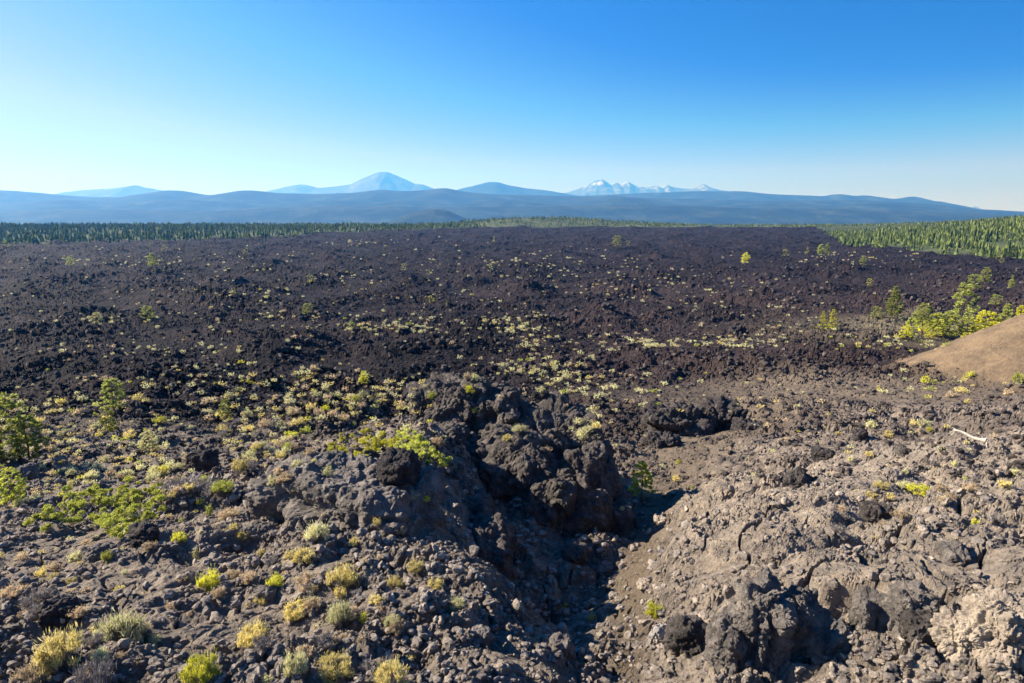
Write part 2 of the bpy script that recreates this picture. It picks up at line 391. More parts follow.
def rock_obj(name, blobs, mat, base=None, smooth=False, register=True):
    vs, fs, n = [], [], 0
    for b in blobs:
        p, f = b; vs.append(p); fs.append(f + n); n += len(p)
    v = np.concatenate(vs); f = np.concatenate(fs)
    if base is None: base = np.array([v[:, 0].mean(), v[:, 1].mean(), v[:, 2].min()])
    o = link(name, mesh_np(name, v - base, f, mat, smooth)); o.location = base
    if register: blockers.append(BVHTree.FromPolygons([tuple(a) for a in v], [tuple(a) for a in f.tolist()]))
    return o

def B(px, py, up=0.0, back=.3):
    p = hit(px, py); return np.array([p.x * (1 + back / p.y), p.y + back, p.z + up])
big = [blob(P(532, 503, 26.3), (2.9, 2.0, 2.7), 7, 35, 1.1, .14, 3.4, rot=-.15), blob(P(607, 522, 25.2), (.95, 1.7, 1.5), 6, 36, 1.2, .2, 3.2),
       blob(P(480, 478, 26.6), (1.0, 1.6, 2.2), 6, 37, 1.2, .2, 3.4),
       blob(P(458, 408, 29.5), (1.9, 1.8, 1.45), 7, 3, 1.2, .25, 2.8, rot=.3),
       blob(P(500, 416, 28.5), (1.1, 1.4, 1.0), 6, 4, 1.2, .25, 2.8),
       blob(P(424, 405, 29.0), (.6, .8, .7), 6, 31, 1.2, .25, 2.8),
       blob(P(545, 466, 27.4), (2.5, 2.2, 2.3), 7, 5, 1.3, .18, 3.8, rot=.1),
       blob(P(586, 492, 26.0), (1.2, 2.0, 1.95), 7, 6, 1.1, .2, 3.4, rot=-.2),
       blob(P(518, 508, 24.8), (1.6, 1.3, 2.6), 7, 7, 1.2, .18, 3.6),
       blob(P(562, 532, 23.6), (1.7, 1.1, 2.2), 7, 32, 1.2, .22, 3.2),
       blob(P(452, 520, 22.0), (.95, 2.3, 1.7), 7, 10, 1.1, .16, 3.6, rot=.12),
       blob(P(474, 545, 20.3), (.75, 1.7, 1.5), 6, 33, 1.2, .2, 3.4, rot=.2), blob(P(488, 566, 18.4), (.7, 1.4, 1.2), 6, 34, 1.2, .2, 3.2),
       blob(P(448, 462, 26.0), (.9, 1.8, 1.4), 6, 9, 1.1, .16, 3.4)]
o = rock_obj('lava_outcrop', big, M['rock'])
tag(o, 'big craggy dark lava outcrop, split by a crack, its right flank in deep shadow', 'rock outcrop')
o = rock_obj('lava_slab', [blob(B(365, 532, .15, 1.2), (1.75, 1.2, .72), 7, 11, .9, .15, 3.4, rot=-.45), blob(B(315, 518, .3, .8), (1.2, .9, .7), 6, 12, .9, .2, 3.2, rot=-.3)], M['rock_grey'])
tag(o, 'broad rounded grey lava slab in front of the bright green mat, left of the big outcrop', 'rock')
o = rock_obj('jagged_rock', [blob(B(755, 672, .26, .45), (.30, .36, .52), 7, 13, 1.5, .3, 3.0), blob(B(728, 672, .1, .35), (.22, .30, .34), 6, 14, 1.4, .3), blob(B(792, 668, .16, .45), (.30, .34, .40), 7, 15, 1.5, .3, 3.0), blob(B(825, 672, .02, .4), (.26, .30, .24), 6, 16, 1.4, .3)], M['rock'])
o.data.materials[0] = M['rock_grey']; tag(o, 'jagged near lava rock throwing a black shadow, right of the gully', 'rock')
o = rock_obj('tan_boulder', [blob(B(995, 690, .16, .5), (.36, .34, .38), 7, 17, 1.4, .3, 3.4, rot=.3), blob(B(955, 675, .08, .4), (.22, .26, .26), 7, 18, 1.4, .3, 3.2)], M['rock_tan'])
tag(o, 'tan and white weathered boulder at the bottom right corner', 'boulder')
o = rock_obj('lava_block', [blob(B(866, 640, .06, .3), (.17, .2, .24), 6, 19, 1.4, .25, 3.2), blob(B(905, 648, .1, .35), (.20, .24, .32), 7, 20, 1.4, .25, 3.2)], M['rock_grey'])
tag(o, 'cracked grey lava block between the jagged knob and the tan boulder', 'rock')
o = rock_obj('broken_rim', [blob(P(680, 425, 50), (2.6, 2.0, 1.5), 6, 21, 1.3, .3), blob(P(722, 420, 51), (1.9, 1.8, 1.6), 6, 22, 1.3, .3), blob(P(748, 430, 48), (1.2, 1.2, .8), 6, 23, 1.3), blob(P(660, 442, 45), (1.3, 1.3, .7), 6, 24, 1.3)], M['rock_black'])
tag(o, 'low broken black lava rim across the gully from the big outcrop', 'rock outcrop')
boul = [  # px, py, Y guess offset by hit, width m, mat, label
 (200, 470, 1.0, .8, 'rock_black', 'round black boulder beside the small green shrubs on the left slope', .75),
 (396, 480, 1.25, .8, 'rock_black', 'dark humped boulder breaking through the bright green mat', .45),
 (408, 400, 1.1, 1.2, 'rock_black', 'upright black block standing just left of the outcrop summit', 1.0),
 (660, 640, .26, .8, 'rock_pale', 'smooth pale grey stone on the gully floor below the yellow bush', .8),
 (20, 480, .8, 1, 'rock_grey', 'weathered grey boulder at the left edge above the green mat', .6),
 (255, 545, .75, .6, 'rock_grey', 'flat tilted grey slab left of the pale domed shrub', .55),
 (960, 563, .5, .8, 'rock_grey', 'grey angular boulder above the tan boulder', .6),
 (880, 520, .5, .8, 'rock', 'dark boulder on the pale right bank beside a tan patch', .6),
 (800, 487, .7, .9, 'rock', 'dark lump on the smooth shoulder right of the gully', .6),
 (825, 460, .9, .8, 'rock_black', 'black broken block below the bare cinder basin', .6),
 (862, 440, .9, .9, 'rock_black', 'small black block uphill of the bleached log', .6),
 (905, 455, .5, .8, 'rock', 'small dark boulder left of the bleached log', .6),
 (735, 332, 2.3, 1, 'rock_black', 'black lava block on the open flat beyond the cinder basin', .6),
 (608, 310, 3.5, 1, 'rock_black', 'black lava hump near the middle of the flow', .5),
 (770, 285, 3.5, 1, 'rock_black', 'heap-shaped black block in the far part of the flow', .5),
 (655, 345, 1.5, 1, 'rock_black', 'lone dark block on the brown flat above the broken rim', .6),
 (440, 345, 1.6, 1, 'rock_black', 'dark block on the flow behind the outcrop summit', .6),
 (540, 400, .7, 1, 'rock_black', 'small dark rock on the outcrop back slope among yellow shrubs', .7),
 (575, 560, .9, 1, 'rock', 'shaded boulder at the foot of the outcrop cliff', .6),
 (605, 575, .5, 1, 'rock_grey', 'sunlit boulder where the pit shadow ends', .6),
 (95, 560, .5, 1, 'rock_grey', 'grey rock below the long green mat', .55),
 (140, 545, .6, 1, 'rock_black', 'black rock just below the right end of the long green mat', .6),
 (50, 625, .5, 1, 'rock_black', 'black jagged rock beside the golden shrub at bottom left', .7),
 (265, 600, .3, 1, 'rock_grey', 'fist-like grey rock left of the olive shrubs', .7),
 (480, 645, .3, 1, 'rock_grey', 'grey angular rock near the bottom centre', .7),
 (560, 655, .35, 1, 'rock_grey', 'brownish grey rock left of the gully bottom', .7),
 (500, 675, .22, 1, 'rock_tan', 'small tan stone at the bottom centre edge', .7),
 (690, 655, .45, 1.4, 'rock', 'upright ribbed rock on the right wall of the gully', 1.1),
 (645, 590, .3, 1, 'rock_tan', 'tan flat stone beside the yellow gully bush', .5),
 (930, 640, .4, 1, 'rock', 'dark rock wedged left of the tan boulder', .7)]
for i, (px, py, w, asp, mt, lab, hh) in enumerate(boul):
    p = hit(px, py)
    if p is None: continue
    r = w / 2
    o = rock_obj('boulder', [blob((p.x, p.y + r * .6, p.z + r * hh * .35), (r * 1.05, r * .9 * asp, r * hh * 1.25), 5 if w * F / p.y < 60 else 6, 100 + i, 1.0, .25, 2.7, rot=i * 1.3)], M[mt], register=False)
    tag(o, lab, 'boulder')
print('rocks', time.time() - T0)

# loose clinker: countless
def rubble(name, n, px0, px1, py0, py1, smin, smax, mat, sub, seed, label, pw=.75):
    r = np.random.default_rng(seed); vs, fs, k = [], [], 0
    base = [blob((0, 0, 0), (1, .85, .7), sub, 200 + q, .9, .35, 3.2) for q in range(10)]
    m = 0
    while m < n:
        px = r.uniform(px0, px1); py = py0 + (py1 - py0) * r.uniform() ** .8
        u, s = ray(px, py); i = int(round(np.interp(u, uc, np.arange(NU)))); kk = np.where(SL[:, i] >= s)[0]; kk = kk[kk > 40]
        if not len(kk): continue
        j = kk[0]; Y = Yc[j]
        if r.uniform() > rough_mask[j, i] * fine_mask[j, i] * (1 - .6 * crust[j, i]) or conem[j, i] > .6 and r.uniform() > .06: m += .3; continue
        m += 1
        sz = (smin + (smax - smin) * r.uniform() ** 4) * (Y / 9) ** pw
        v, f = base[r.integers(10)]
        a = r.uniform(0, 6.28, 3); ca, sa = np.cos(a), np.sin(a)
        R = np.array([[ca[0], -sa[0], 0], [sa[0], ca[0], 0], [0, 0, 1]]) @ np.array([[1, 0, 0], [0, ca[1], -sa[1]], [0, sa[1], ca[1]]])
        q = (v * np.array([1, r.uniform(.7, 1.1), r.uniform(.6, 1)])) @ R.T * sz + np.array([X[j, i], Y, Z[j, i] + sz * .25])
        vs.append(q); fs.append(f + k); k += len(v)
    o = link(name, mesh_np(name, np.concatenate(vs), np.concatenate(fs), mat)); tag(o, label, None, None, 'stuff')
rubble('rubble', 10000, -60, 1084, 470, 700, .014, .085, M['rubble'], 2, 1, 'loose grey clinker scattered over the near lava')
rubble('rubble', 11000, -60, 1084, 262, 480, .02, .075, M['rubble_dark'], 2, 2, 'loose black clinker scattered over the lava field')
print('rubble', time.time() - T0)

# ------------------------------------------------------------------ plants
def rot_to(d):                                # rows: two vectors perpendicular to d
    d = d / np.linalg.norm(d, axis=1)[:, None]
    a = np.cross(d, np.array([.31, .17, .93])); a /= np.linalg.norm(a, axis=1)[:, None]
    return a, np.cross(d, a)
def blades(base, tip, w):
    """thin leaf faces from base to tip (n,3) with width w (n,)"""
    n = len(base); a, _ = rot_to(tip - base)
    ang = rng.uniform(0, 6.28, n)[:, None]; b = np.cross((tip - base) / np.linalg.norm(tip - base, axis=1)[:, None], a)
    side = (a * np.cos(ang) + b * np.sin(ang)) * w[:, None]
    mid = base * .45 + tip * .55
    v = np.stack([base - side * .25, base + side * .25, mid + side, tip, mid - side], 1).reshape(-1, 3)
    i = np.arange(n)[:, None] * 5
    return v, np.concatenate([i + 0, i + 1, i + 2, i + 3, i + 4], 1)
def shrub_mesh(kind, dense=1.0, wide=1.0):
    """unit shrub: radius .5, height about .6"""
    n = int(1500 * dense)
    if kind == 'mat':
        ph = rng.uniform(0, 6.28, n); rr = .5 * np.sqrt(rng.uniform(0, 1, n))
    else:
        ph = rng.uniform(0, 6.28, n); rr = .5 * np.sqrt(rng.uniform(0, 1, n))
    # a handful of sprays give an uneven outline
    k = 34; cen_a = rng.uniform(0, 6.28, k); cen_r = .36 * np.sqrt(rng.uniform(0, 1, k)); ch = rng.uniform(.35, 1.3, k) * (1 - .6 * (cen_r / .5) ** 2)
    w = rng.integers(0, k, n)
    sx = cen_r[w] * np.cos(cen_a[w]); sy = cen_r[w] * np.sin(cen_a[w])
    d = rng.normal(0, 1, (n, 3)); d /= np.linalg.norm(d, axis=1)[:, None]; d[:, 2] = np.abs(d[:, 2]) * 1.1
    rad = .10 * rng.uniform(.3, 1.35, n)
    c = np.stack([sx, sy, .42 * ch[w]], 1)
    tip = c + d * rad[:, None]
    lone = rng.uniform(0, 1, n) < .07; tip[lone] = c[lone] + (d[lone] * .7 + [0, 0, .5]) * .22
    L = rng.uniform(.07, .15, n)
    dirv = d * np.array([.6, .6, 1.1]) + np.array([0, 0, .45]) + rng.normal(0, .25, (n, 3)); dirv /= np.linalg.norm(dirv, axis=1)[:, None]
    base = tip - dirv * L[:, None]
    v, f = blades(base, tip, rng.uniform(.006, .013, n) * wide)
    # stems fan out of the root
    ns = max(10, int(220 * min(1, dense))); q = rng.integers(0, k, ns)
    e = np.stack([cen_r[q] * np.cos(cen_a[q]), cen_r[q] * np.sin(cen_a[q]), .44 * ch[q]], 1) + rng.normal(0, .07, (ns, 3))
    e *= rng.uniform(.8, 1.3, ns)[:, None]
    b0 = rng.normal(0, .03, (ns, 3)); b0[:, 2] = -.05
    sv, sf = blades(b0, e, np.full(ns, .008))
    v[:, 2] = np.maximum(v[:, 2], -.02)
    return (v, f), (sv, sf)
SHR = {}
def shrub_data(kind, var, lod):
    key = (kind, var, lod)
    if key not in SHR:
        dense, wide = {0: (1.5, .75), 1: (.35, 1.8), 2: (.06, 3.8)}[lod]
        (v, f), (sv, sf) = shrub_mesh(kind, dense, wide)
        if kind == 'twig': v, f = v[: len(v) // 10 * 5 // 5 * 5], f[: len(f) // 2]; v = v[: len(f) * 5]
        SHR[key] = (mesh_np('foliage', v, f, M[kind]), mesh_np('stems', sv, sf, M['twig']), v, f)
    return SHR[key]
NAME = {'pale': 'pale green rabbitbrush', 'gold': 'golden flowering rabbitbrush', 'lime': 'bright yellow-green shrub', 'straw': 'dry straw-coloured shrub', 'green': 'green leafy shrub', 'twig': 'grey leafless shrub'}
GRP = {'pale': 'pale green shrubs on the lava', 'gold': 'golden shrubs on the lava', 'lime': 'yellow-green shrubs on the lava', 'straw': 'dry straw shrubs on the lava', 'green': 'green shrubs on the lava', 'twig': 'grey leafless shrubs on the lava'}
placed = []
protos = {}
def put_shrub(px, py, wpx, hpx, kind, label=None, seed=0, p=None):
    if p is None: p = hit(px, py)
    if p is None: return None
    D = p.y; W = wpx * D / F; H = hpx * D / F
    lod = 0 if wpx > 18 else 1 if wpx > 6 else 2
    var = seed % 4
    key = (kind, var, lod)
    if key not in protos:
        fo, st, _, _ = shrub_data(kind, var, lod)
        if lod < 2:
            r = link('shrub', None); link('foliage', fo, r); link('stems', st, r)
        else: r = link('shrub', fo)
        protos[key] = r; o = r
    else: o = copy_tree(protos[key])
    o.location = (p.x, p.y, p.z - .03); o.scale = (W, W, H / .62); o.rotation_euler = (0, 0, seed * 2.4)
    tag(o, label or 'x', 'shrub', GRP[kind])
    placed.append((o, px, py, kind, wpx, label))
    return o
hand = [
 (122, 642, 66, 36, 'pale', 'large pale green domed rabbitbrush near the bottom left, with grey dead wood at its side'),
 (62, 668, 66, 44, 'gold', 'loose golden-tan shrub left of the large pale green dome'),
 (96, 688, 56, 34, 'twig', 'grey leafless shrub at the bottom edge under the large pale dome'),
 (30, 684, 46, 26, 'straw', 'dry straw shrub in the bottom left corner'),
 (202, 682, 50, 36, 'lime', 'bright yellow-green shrub at the bottom edge, right of the large pale dome'),
 (208, 590, 30, 27, 'lime', 'vivid upright yellow-green bush alone on grey rubble above the bottom left shrubs'),
 (219, 598, 20, 14, 'straw', 'orange-brown dry tuft at the foot of the vivid upright bush'),
 (253, 643, 44, 24, 'gold', 'sparse yellow shrub between the vivid upright bush and the pale whitish bush'),
 (318, 541, 34, 22, 'pale', 'pale yellow-green domed shrub highest of the near centre-left group'),
 (354, 545, 15, 11, 'gold', 'small olive tuft right of the highest pale dome'),
 (304, 562, 34, 15, 'gold', 'low olive shrub just under the highest pale dome'),
 (275, 588, 24, 18, 'lime', 'yellow-olive shrub at the left end of its row'),
 (306, 586, 26, 18, 'straw', 'orange dry shrub in the middle of the near row'),
 (343, 590, 44, 28, 'gold', 'large olive-yellow shrub at the right end of its row'),
 (370, 586, 14, 9, 'straw', 'small dry tuft touching the large olive-yellow shrub'),
 (296, 616, 40, 18, 'gold', 'yellow shrub left of the whitish rounded bush'),
 (341, 625, 38, 28, 'pale', 'whitish rounded bush, nearest below the olive-yellow shrub'),
 (365, 622, 18, 13, 'lime', 'small yellow tuft touching the whitish rounded bush'),
 (296, 674, 34, 32, 'pale', 'pale green upright dome at the bottom with yellow growth beside it'),
 (335, 676, 56, 26, 'gold', 'wide yellow-olive shrub at the bottom, right of the pale upright dome'),
 (392, 686, 50, 32, 'gold', 'golden shrub rightmost at the bottom edge'),
 (388, 664, 24, 14, 'twig', 'grey twiggy tuft behind the rightmost golden shrub'),
 (435, 588, 25, 12, 'gold', 'lone low golden shrub on the rubble in front of the pit'),
 (377, 524, 12, 10, 'gold', 'small yellow tuft on the lip under the grey slab'),
 (400, 533, 20, 10, 'straw', 'dry tuft on the lip, left of the pit'),
 (655, 614, 28, 16, 'lime', 'bright yellow bush on the gully floor'),
 (592, 620, 10, 7, 'lime', 'tiny yellow-green tuft on the left side of the gully floor'),
 (565, 608, 9, 6, 'lime', 'tiny tuft at the pit mouth'),
 (12, 596, 30, 14, 'straw', 'dry brown grassy shrub at the left edge'),
 (42, 577, 16, 14, 'gold', 'small yellow tuft near the left edge, beside dry stalks'),
 (54, 572, 20, 12, 'straw', 'dry stalks beside the small yellow tuft near the left edge'),
 (125, 574, 9, 8, 'pale', 'small pale tuft alone on grey rubble below the green mat'),
 (197, 560, 11, 16, 'pale', 'thin pale upright tuft above the vivid bush'),
 (210, 516, 10, 15, 'green', 'small green upright shrub right of the long green mat'),
 (228, 520, 34, 12, 'straw', 'tan dry shrub right of the small green upright shrub'),
 (242, 476, 24, 22, 'gold', 'yellow shrub with pale top, left of the grey slab'),
 (252, 472, 18, 16, 'twig', 'grey twiggy shrub behind the yellow pale-topped shrub'),
 (272, 485, 14, 13, 'pale', 'pale green shrub at the left end of the grey slab'),
 (285, 480, 26, 10, 'straw', 'dry tuft beyond the left end of the grey slab'),
 (205, 482, 14, 9, 'green', 'small round green shrub in front of the round black boulder'),
 (222, 492, 30, 12, 'green', 'low green shrub right of the round black boulder'),
 (188, 490, 16, 10, 'gold', 'yellow tuft left of the low green shrub'),
 (60, 636, 12, 9, 'gold', 'small yellow tuft by the black jagged rock'),
 (190, 615, 9, 6, 'straw', 'tiny dry tuft in grey rubble'),
 (245, 690, 18, 12, 'straw', 'dry tuft at the very bottom near the pale upright dome'),
 (924, 427, 18, 9, 'pale', 'pale green cushion left of the bleached log'),
 (914, 426, 12, 7, 'gold', 'orange-yellow cushion touching the pale green cushion'),
 (929, 433, 11, 5, 'lime', 'yellow cushion under the pale green cushion'),
 (889, 438, 14, 7, 'gold', 'golden tuft uphill left of the bleached log'),
 (838, 436, 9, 5, 'gold', 'small yellow tuft above the dark broken blocks'),
 (869, 458, 11, 7, 'gold', 'yellow tuft below the dark broken blocks'),
 (850, 462, 8, 6, 'pale', 'small pale tuft below the dark broken blocks'),
 (906, 488, 26, 8, 'pale', 'pale tuft on the grey bank below the log'),
 (881, 489, 20, 9, 'gold', 'golden tuft leftmost in the row on the grey bank'),
 (920, 493, 32, 10, 'lime', 'wide yellow shrub in the middle of the row on the grey bank'),
 (942, 490, 18, 8, 'straw', 'straw tuft right of the wide yellow shrub'),
 (970, 490, 22, 10, 'straw', 'dry shrub second from the right in the row on the grey bank'),
 (1004, 487, 18, 10, 'gold', 'yellow shrub rightmost in the row on the grey bank'),
 (933, 465, 14, 9, 'twig', 'whitish leafless tuft below the bleached log'),
 (905, 474, 8, 7, 'pale', 'tiny whitish tuft above the wide yellow shrub'),
 (955, 466, 10, 7, 'pale', 'pale tuft straight below the root end of the bleached log'),
 (1016, 476, 16, 7, 'pale', 'pale shrub at the right edge above the bank row'),
 (976, 524, 12, 8, 'lime', 'lone yellow tuft on the grey bank at the far right'),
 (925, 384, 12, 9, 'lime', 'yellow-green shrub at the foot of the cinder cone'),
 (970, 378, 10, 8, 'lime', 'small yellow-green shrub on the cinder cone foot'),
 (1017, 384, 15, 13, 'green', 'green shrub at the right edge under the cinder cone'),
 (968, 404, 10, 6, 'gold', 'yellow tuft below the cinder cone foot'),
 (962, 393, 18, 6, 'gold', 'low yellow shrub in the pale strip below the cone'),
 (951, 398, 14, 8, 'straw', 'straw shrub in the pale strip below the cone'),
 (1008, 395, 14, 8, 'straw', 'dry shrub near the right edge below the cone'),
 (622, 510, 7, 6, 'pale', 'small pale tuft just below the young pine at the pit'),
 (647, 482, 11, 6, 'gold', 'yellow tuft right of the young pine'),
 (676, 481, 11, 7, 'gold', 'yellow tuft in the open gully right of the young pine'),
 (646, 500, 12, 8, 'straw', 'dry tuft at the right foot of the young pine'),
 (692, 490, 6, 7, 'green', 'small green tuft on the gully slope'),
 (678, 464, 7, 5, 'lime', 'tiny yellow-green tuft under the broken rim'),
 (520, 432, 22, 9, 'pale', 'pale shrub on the flat top of the big outcrop'),
 (507, 440, 14, 8, 'gold', 'yellow shrub on the left of the outcrop top'),
 (548, 452, 12, 7, 'straw', 'dry tuft on the outcrop face'),
 (475, 412, 9, 6, 'green', 'small green tuft near the outcrop summit'),
 (412, 498, 26, 10, 'straw', 'dry strip of growth right of the grey slab'),
 (388, 482, 14, 6, 'pale', 'pale low growth beside the dark humped boulder'),
 (425, 500, 14, 6, 'lime', 'lime growth at the lower end of the dry strip'),
 (328, 476, 14, 12, 'pale', 'pale green tuft behind the grey slab')]
for i, h in enumerate(hand): put_shrub(*h, seed=i)
# far smaller shrubs of the flow, drawn region by region
zones = [(60, 440, 85, 34, 110, 'mix'), (60, 405, 70, 16, 50, 'mix'), (150, 440, 60, 30, 45, 'mix'), (70, 485, 75, 14, 26, 'mix'), (150, 470, 60, 16, 26, 'mix'), (235, 410, 60, 26, 75, 'mix'), (320, 400, 70, 30, 190, 'mix'),
         (370, 402, 45, 18, 70, 'mix'), (275, 440, 40, 24, 80, 'mix'), (240, 380, 120, 12, 40, 'pale'), (380, 328, 55, 8, 70, 'pale'), (300, 318, 60, 12, 22, 'pale'), (250, 295, 40, 4, 30, 'pale'), (180, 350, 110, 14, 50, 'pale'),
         (512, 328, 24, 12, 85, 'pale'), (530, 368, 40, 9, 70, 'pale'), (565, 383, 28, 14, 45, 'pale'), (592, 420, 16, 30, 48, 'pale'), (540, 350, 50, 12, 30, 'pale'), (735, 343, 45, 7, 80, 'pale'), (665, 344, 34, 5, 30, 'pale'), (620, 340, 60, 10, 30, 'pale'),
         (640, 390, 60, 18, 26, 'pale'), (120, 262, 90, 5, 50, 'pale'), (100, 320, 50, 5, 16, 'pale'), (360, 243, 30, 4, 22, 'pale'), (560, 262, 70, 12, 60, 'pale'), (650, 285, 80, 18, 70, 'pale'), (850, 258, 60, 8, 40, 'pale'),
         (880, 345, 60, 9, 30, 'gold'), (440, 300, 110, 30, 70, 'pale'), (200, 300, 150, 30, 60, 'pale'), (760, 310, 90, 22, 60, 'pale'), (900, 345, 40, 5, 25, 'pale'), (500, 400, 400, 60, 120, 'mix'), (880, 430, 130, 40, 30, 'mix'),
         (400, 265, 300, 22, 120, 'pale'), (70, 540, 80, 30, 14, 'mix'), (200, 520, 90, 30, 12, 'mix'), (330, 600, 95, 55, 34, 'dry'), (90, 640, 90, 40, 18, 'dry'), (40, 590, 50, 20, 8, 'dry'), (900, 500, 120, 40, 16, 'dry'), (935, 388, 70, 8, 26, 'gold')]
W = {'dry': (['straw', 'twig', 'gold', 'pale'], [.42, .30, .18, .10]), 'mix': (['pale', 'gold', 'lime', 'straw', 'green', 'twig'], [.34, .26, .06, .20, .04, .10]), 'pale': (['pale', 'gold', 'straw', 'green', 'twig'], [.66, .06, .12, .03, .13]), 'gold': (['pale', 'gold', 'lime', 'green'], [.2, .3, .3, .2])}
cand = []
for (cx, cy, rx, ry, n, w) in zones:
    for _ in range(int(n * (2.6 if w == 'pale' else 1.9))):
        px = cx + rx * np.clip(rng.normal(0, .62), -1.6, 1.6); py = cy + ry * np.clip(rng.normal(0, .6), -1.5, 1.5)
        if py < 236 or not (-40 < px < 1064): continue
        # keep off the outcrop's shaded cliff, the pit and the cone
        if 445 < px < 645 and 400 < py < 600 and px < 400 + (py - 330) * 1.3: continue
        if px > 905 and py > 318 and py < 372 and (px - 905) * .47 > (372 - py) * .8: continue
        p = hit(px, py)
        if p is None: continue
        if p.y > 34 and fbm(np.array([px / 20.0]), np.array([py / 6.5]), 88, 2)[0] < .05 and rng.uniform() < .8: continue
        ks, ws = W[w]; kind = ks[rng.choice(len(ks), p=ws)]
        size = (.30 + .62 * rng.uniform() ** 1.8) * (1 + p.y / 260)
        if p.y < 20: size *= .42
        elif p.y < 36: size *= .62
        elif p.y > 60: size *= 1.15
        if 490 < px < 650 and p.y < 32 and rng.uniform() < .75: continue
        wpx = size * F / p.y
        cand.append((wpx, px, py, kind, p, size))
cand.sort(key=lambda c: -c[0])
n_ind = 300 - len(placed)
for i, (wpx, px, py, kind, p, size) in enumerate(cand[:n_ind]):
    put_shrub(px, py, wpx, wpx * random.uniform(.45, .65), kind, None, i, p)
vs, fs, k = {}, {}, {}
for i, (wpx, px, py, kind, p, size) in enumerate(cand[n_ind:]):
    _, _, v, f = shrub_data(kind, i % 4, 2)
    q = v * np.array([size, size, size * .85]) + np.array([p.x, p.y, p.z - .03])
    vs.setdefault(kind, []).append(q); fs.setdefault(kind, []).append(f + k.get(kind, 0)); k[kind] = k.get(kind, 0) + len(v)
allv, allf, allm, kk = [], [], [], 0
kinds = list(vs)
for mi, kd in enumerate(kinds):
    v = np.concatenate(vs[kd]); f = np.concatenate(fs[kd]); allv.append(v); allf.append(f + kk); allm.append(np.full(len(f), mi)); kk += len(v)
if allv:
    me = mesh_np('undergrowth', np.concatenate(allv), np.concatenate(allf))
    for kd in kinds: me.materials.append(M[kd])
    me.polygons.foreach_set('material_index', np.concatenate(allm).astype(np.int32))
    tag(link('undergrowth', me), 'countless tiny pale shrubs dotted over the far lava', None, None, 'stuff')
print('shrubs', len(cand), time.time() - T0)

# low spreading green mats
def mat_shrub(outline, label, kind='green', hgt=.28, n=9000, col='green'):
    pts = [hit(*q) for q in outline]; pts = [p for p in pts if p]
    cx = sum(p.x for p in pts) / len(pts); cy = sum(p.y for p in pts) / len(pts)
    poly = np.array([[p.x, p.y] for p in pts]); lo, hi = poly.min(0), poly.max(0)
    out = []
    while len(out) < 260:
        x, y = rng.uniform(lo[0], hi[0]), rng.uniform(lo[1], hi[1]); inside = False
        for a in range(len(poly)):
            x1, y1 = poly[a]; x2, y2 = poly[a - 1]
            if (y1 > y) != (y2 > y) and x < (x2 - x1) * (y - y1) / (y2 - y1) + x1: inside = not inside
        if inside and fbm(np.array([x / .6]), np.array([y / .6]), 77, 2)[0] > -.15: out.append((x, y, ground_z(x, y)))
    cen = np.array(out); k = rng.integers(0, len(cen), n)
    R = rng.uniform(.09, .22, len(cen)) * (hgt / .28); cen = cen + np.array([0, 0, 1]) * (hgt * np.clip(.45 + 1.5 * fbm(cen[:, 0] / .55, cen[:, 1] / .55, 79, 2), -.2, 1.2))[:, None]
    d = rng.normal(0, 1, (n, 3)); d /= np.linalg.norm(d, axis=1)[:, None]; d[:, 2] = np.abs(d[:, 2])
    tip = cen[k] + np.array([0, 0, hgt * .35]) + d * R[k][:, None] * rng.uniform(.7, 1.05, n)[:, None]
    dv = d + rng.normal(0, .5, (n, 3)) + np.array([0, 0, .3]); dv /= np.linalg.norm(dv, axis=1)[:, None]
    base = tip - dv * rng.uniform(.05, .10, n)[:, None]
    v, f = blades(base, tip, rng.uniform(.007, .014, n))
    r = link('creeping_shrub', None); c0 = np.array([cx, cy, ground_z(cx, cy)]); r.location = c0
    link('foliage', mesh_np('foliage', v - c0, f, M[col]), r)
    ns = 300; q = rng.integers(0, len(cen), ns); q2 = (q + 1) % len(cen)
    sv, sf = blades(cen[q] - [0, 0, .05], cen[q] + rng.normal(0, .2, (ns, 3)) * [1, 1, .2] + [0, 0, .16], np.full(ns, .012))
    link('stems', mesh_np('stems', sv - c0, sf, M['twig']), r)
    tag(r, label, 'shrub')
mat_shrub([(22, 528), (60, 500), (85, 492), (130, 494), (160, 492), (164, 515), (140, 532), (120, 540), (95, 528), (60, 532), (40, 536)], 'long bright green creeping shrub mat on the left slope', n=34000, hgt=.19, col='green')
mat_shrub([(303, 456), (330, 444), (370, 434), (400, 438), (398, 450), (372, 460), (330, 468), (308, 464)], 'broad bright yellow-green creeping mat just left of the big outcrop', n=28000, hgt=.19, col='lime')
mat_shrub([(372, 466), (398, 440), (432, 452), (452, 466), (448, 476), (420, 462), (400, 458)], 'smaller green creeping mat between the dark humped boulder and the outcrop', n=14000, hgt=.19, col='green')
mat_shrub([(150, 500), (200, 476), (220, 500), (180, 510)], 'grey-green thin creeping growth right of the long green mat', n=1500, hgt=.2, col='twig')

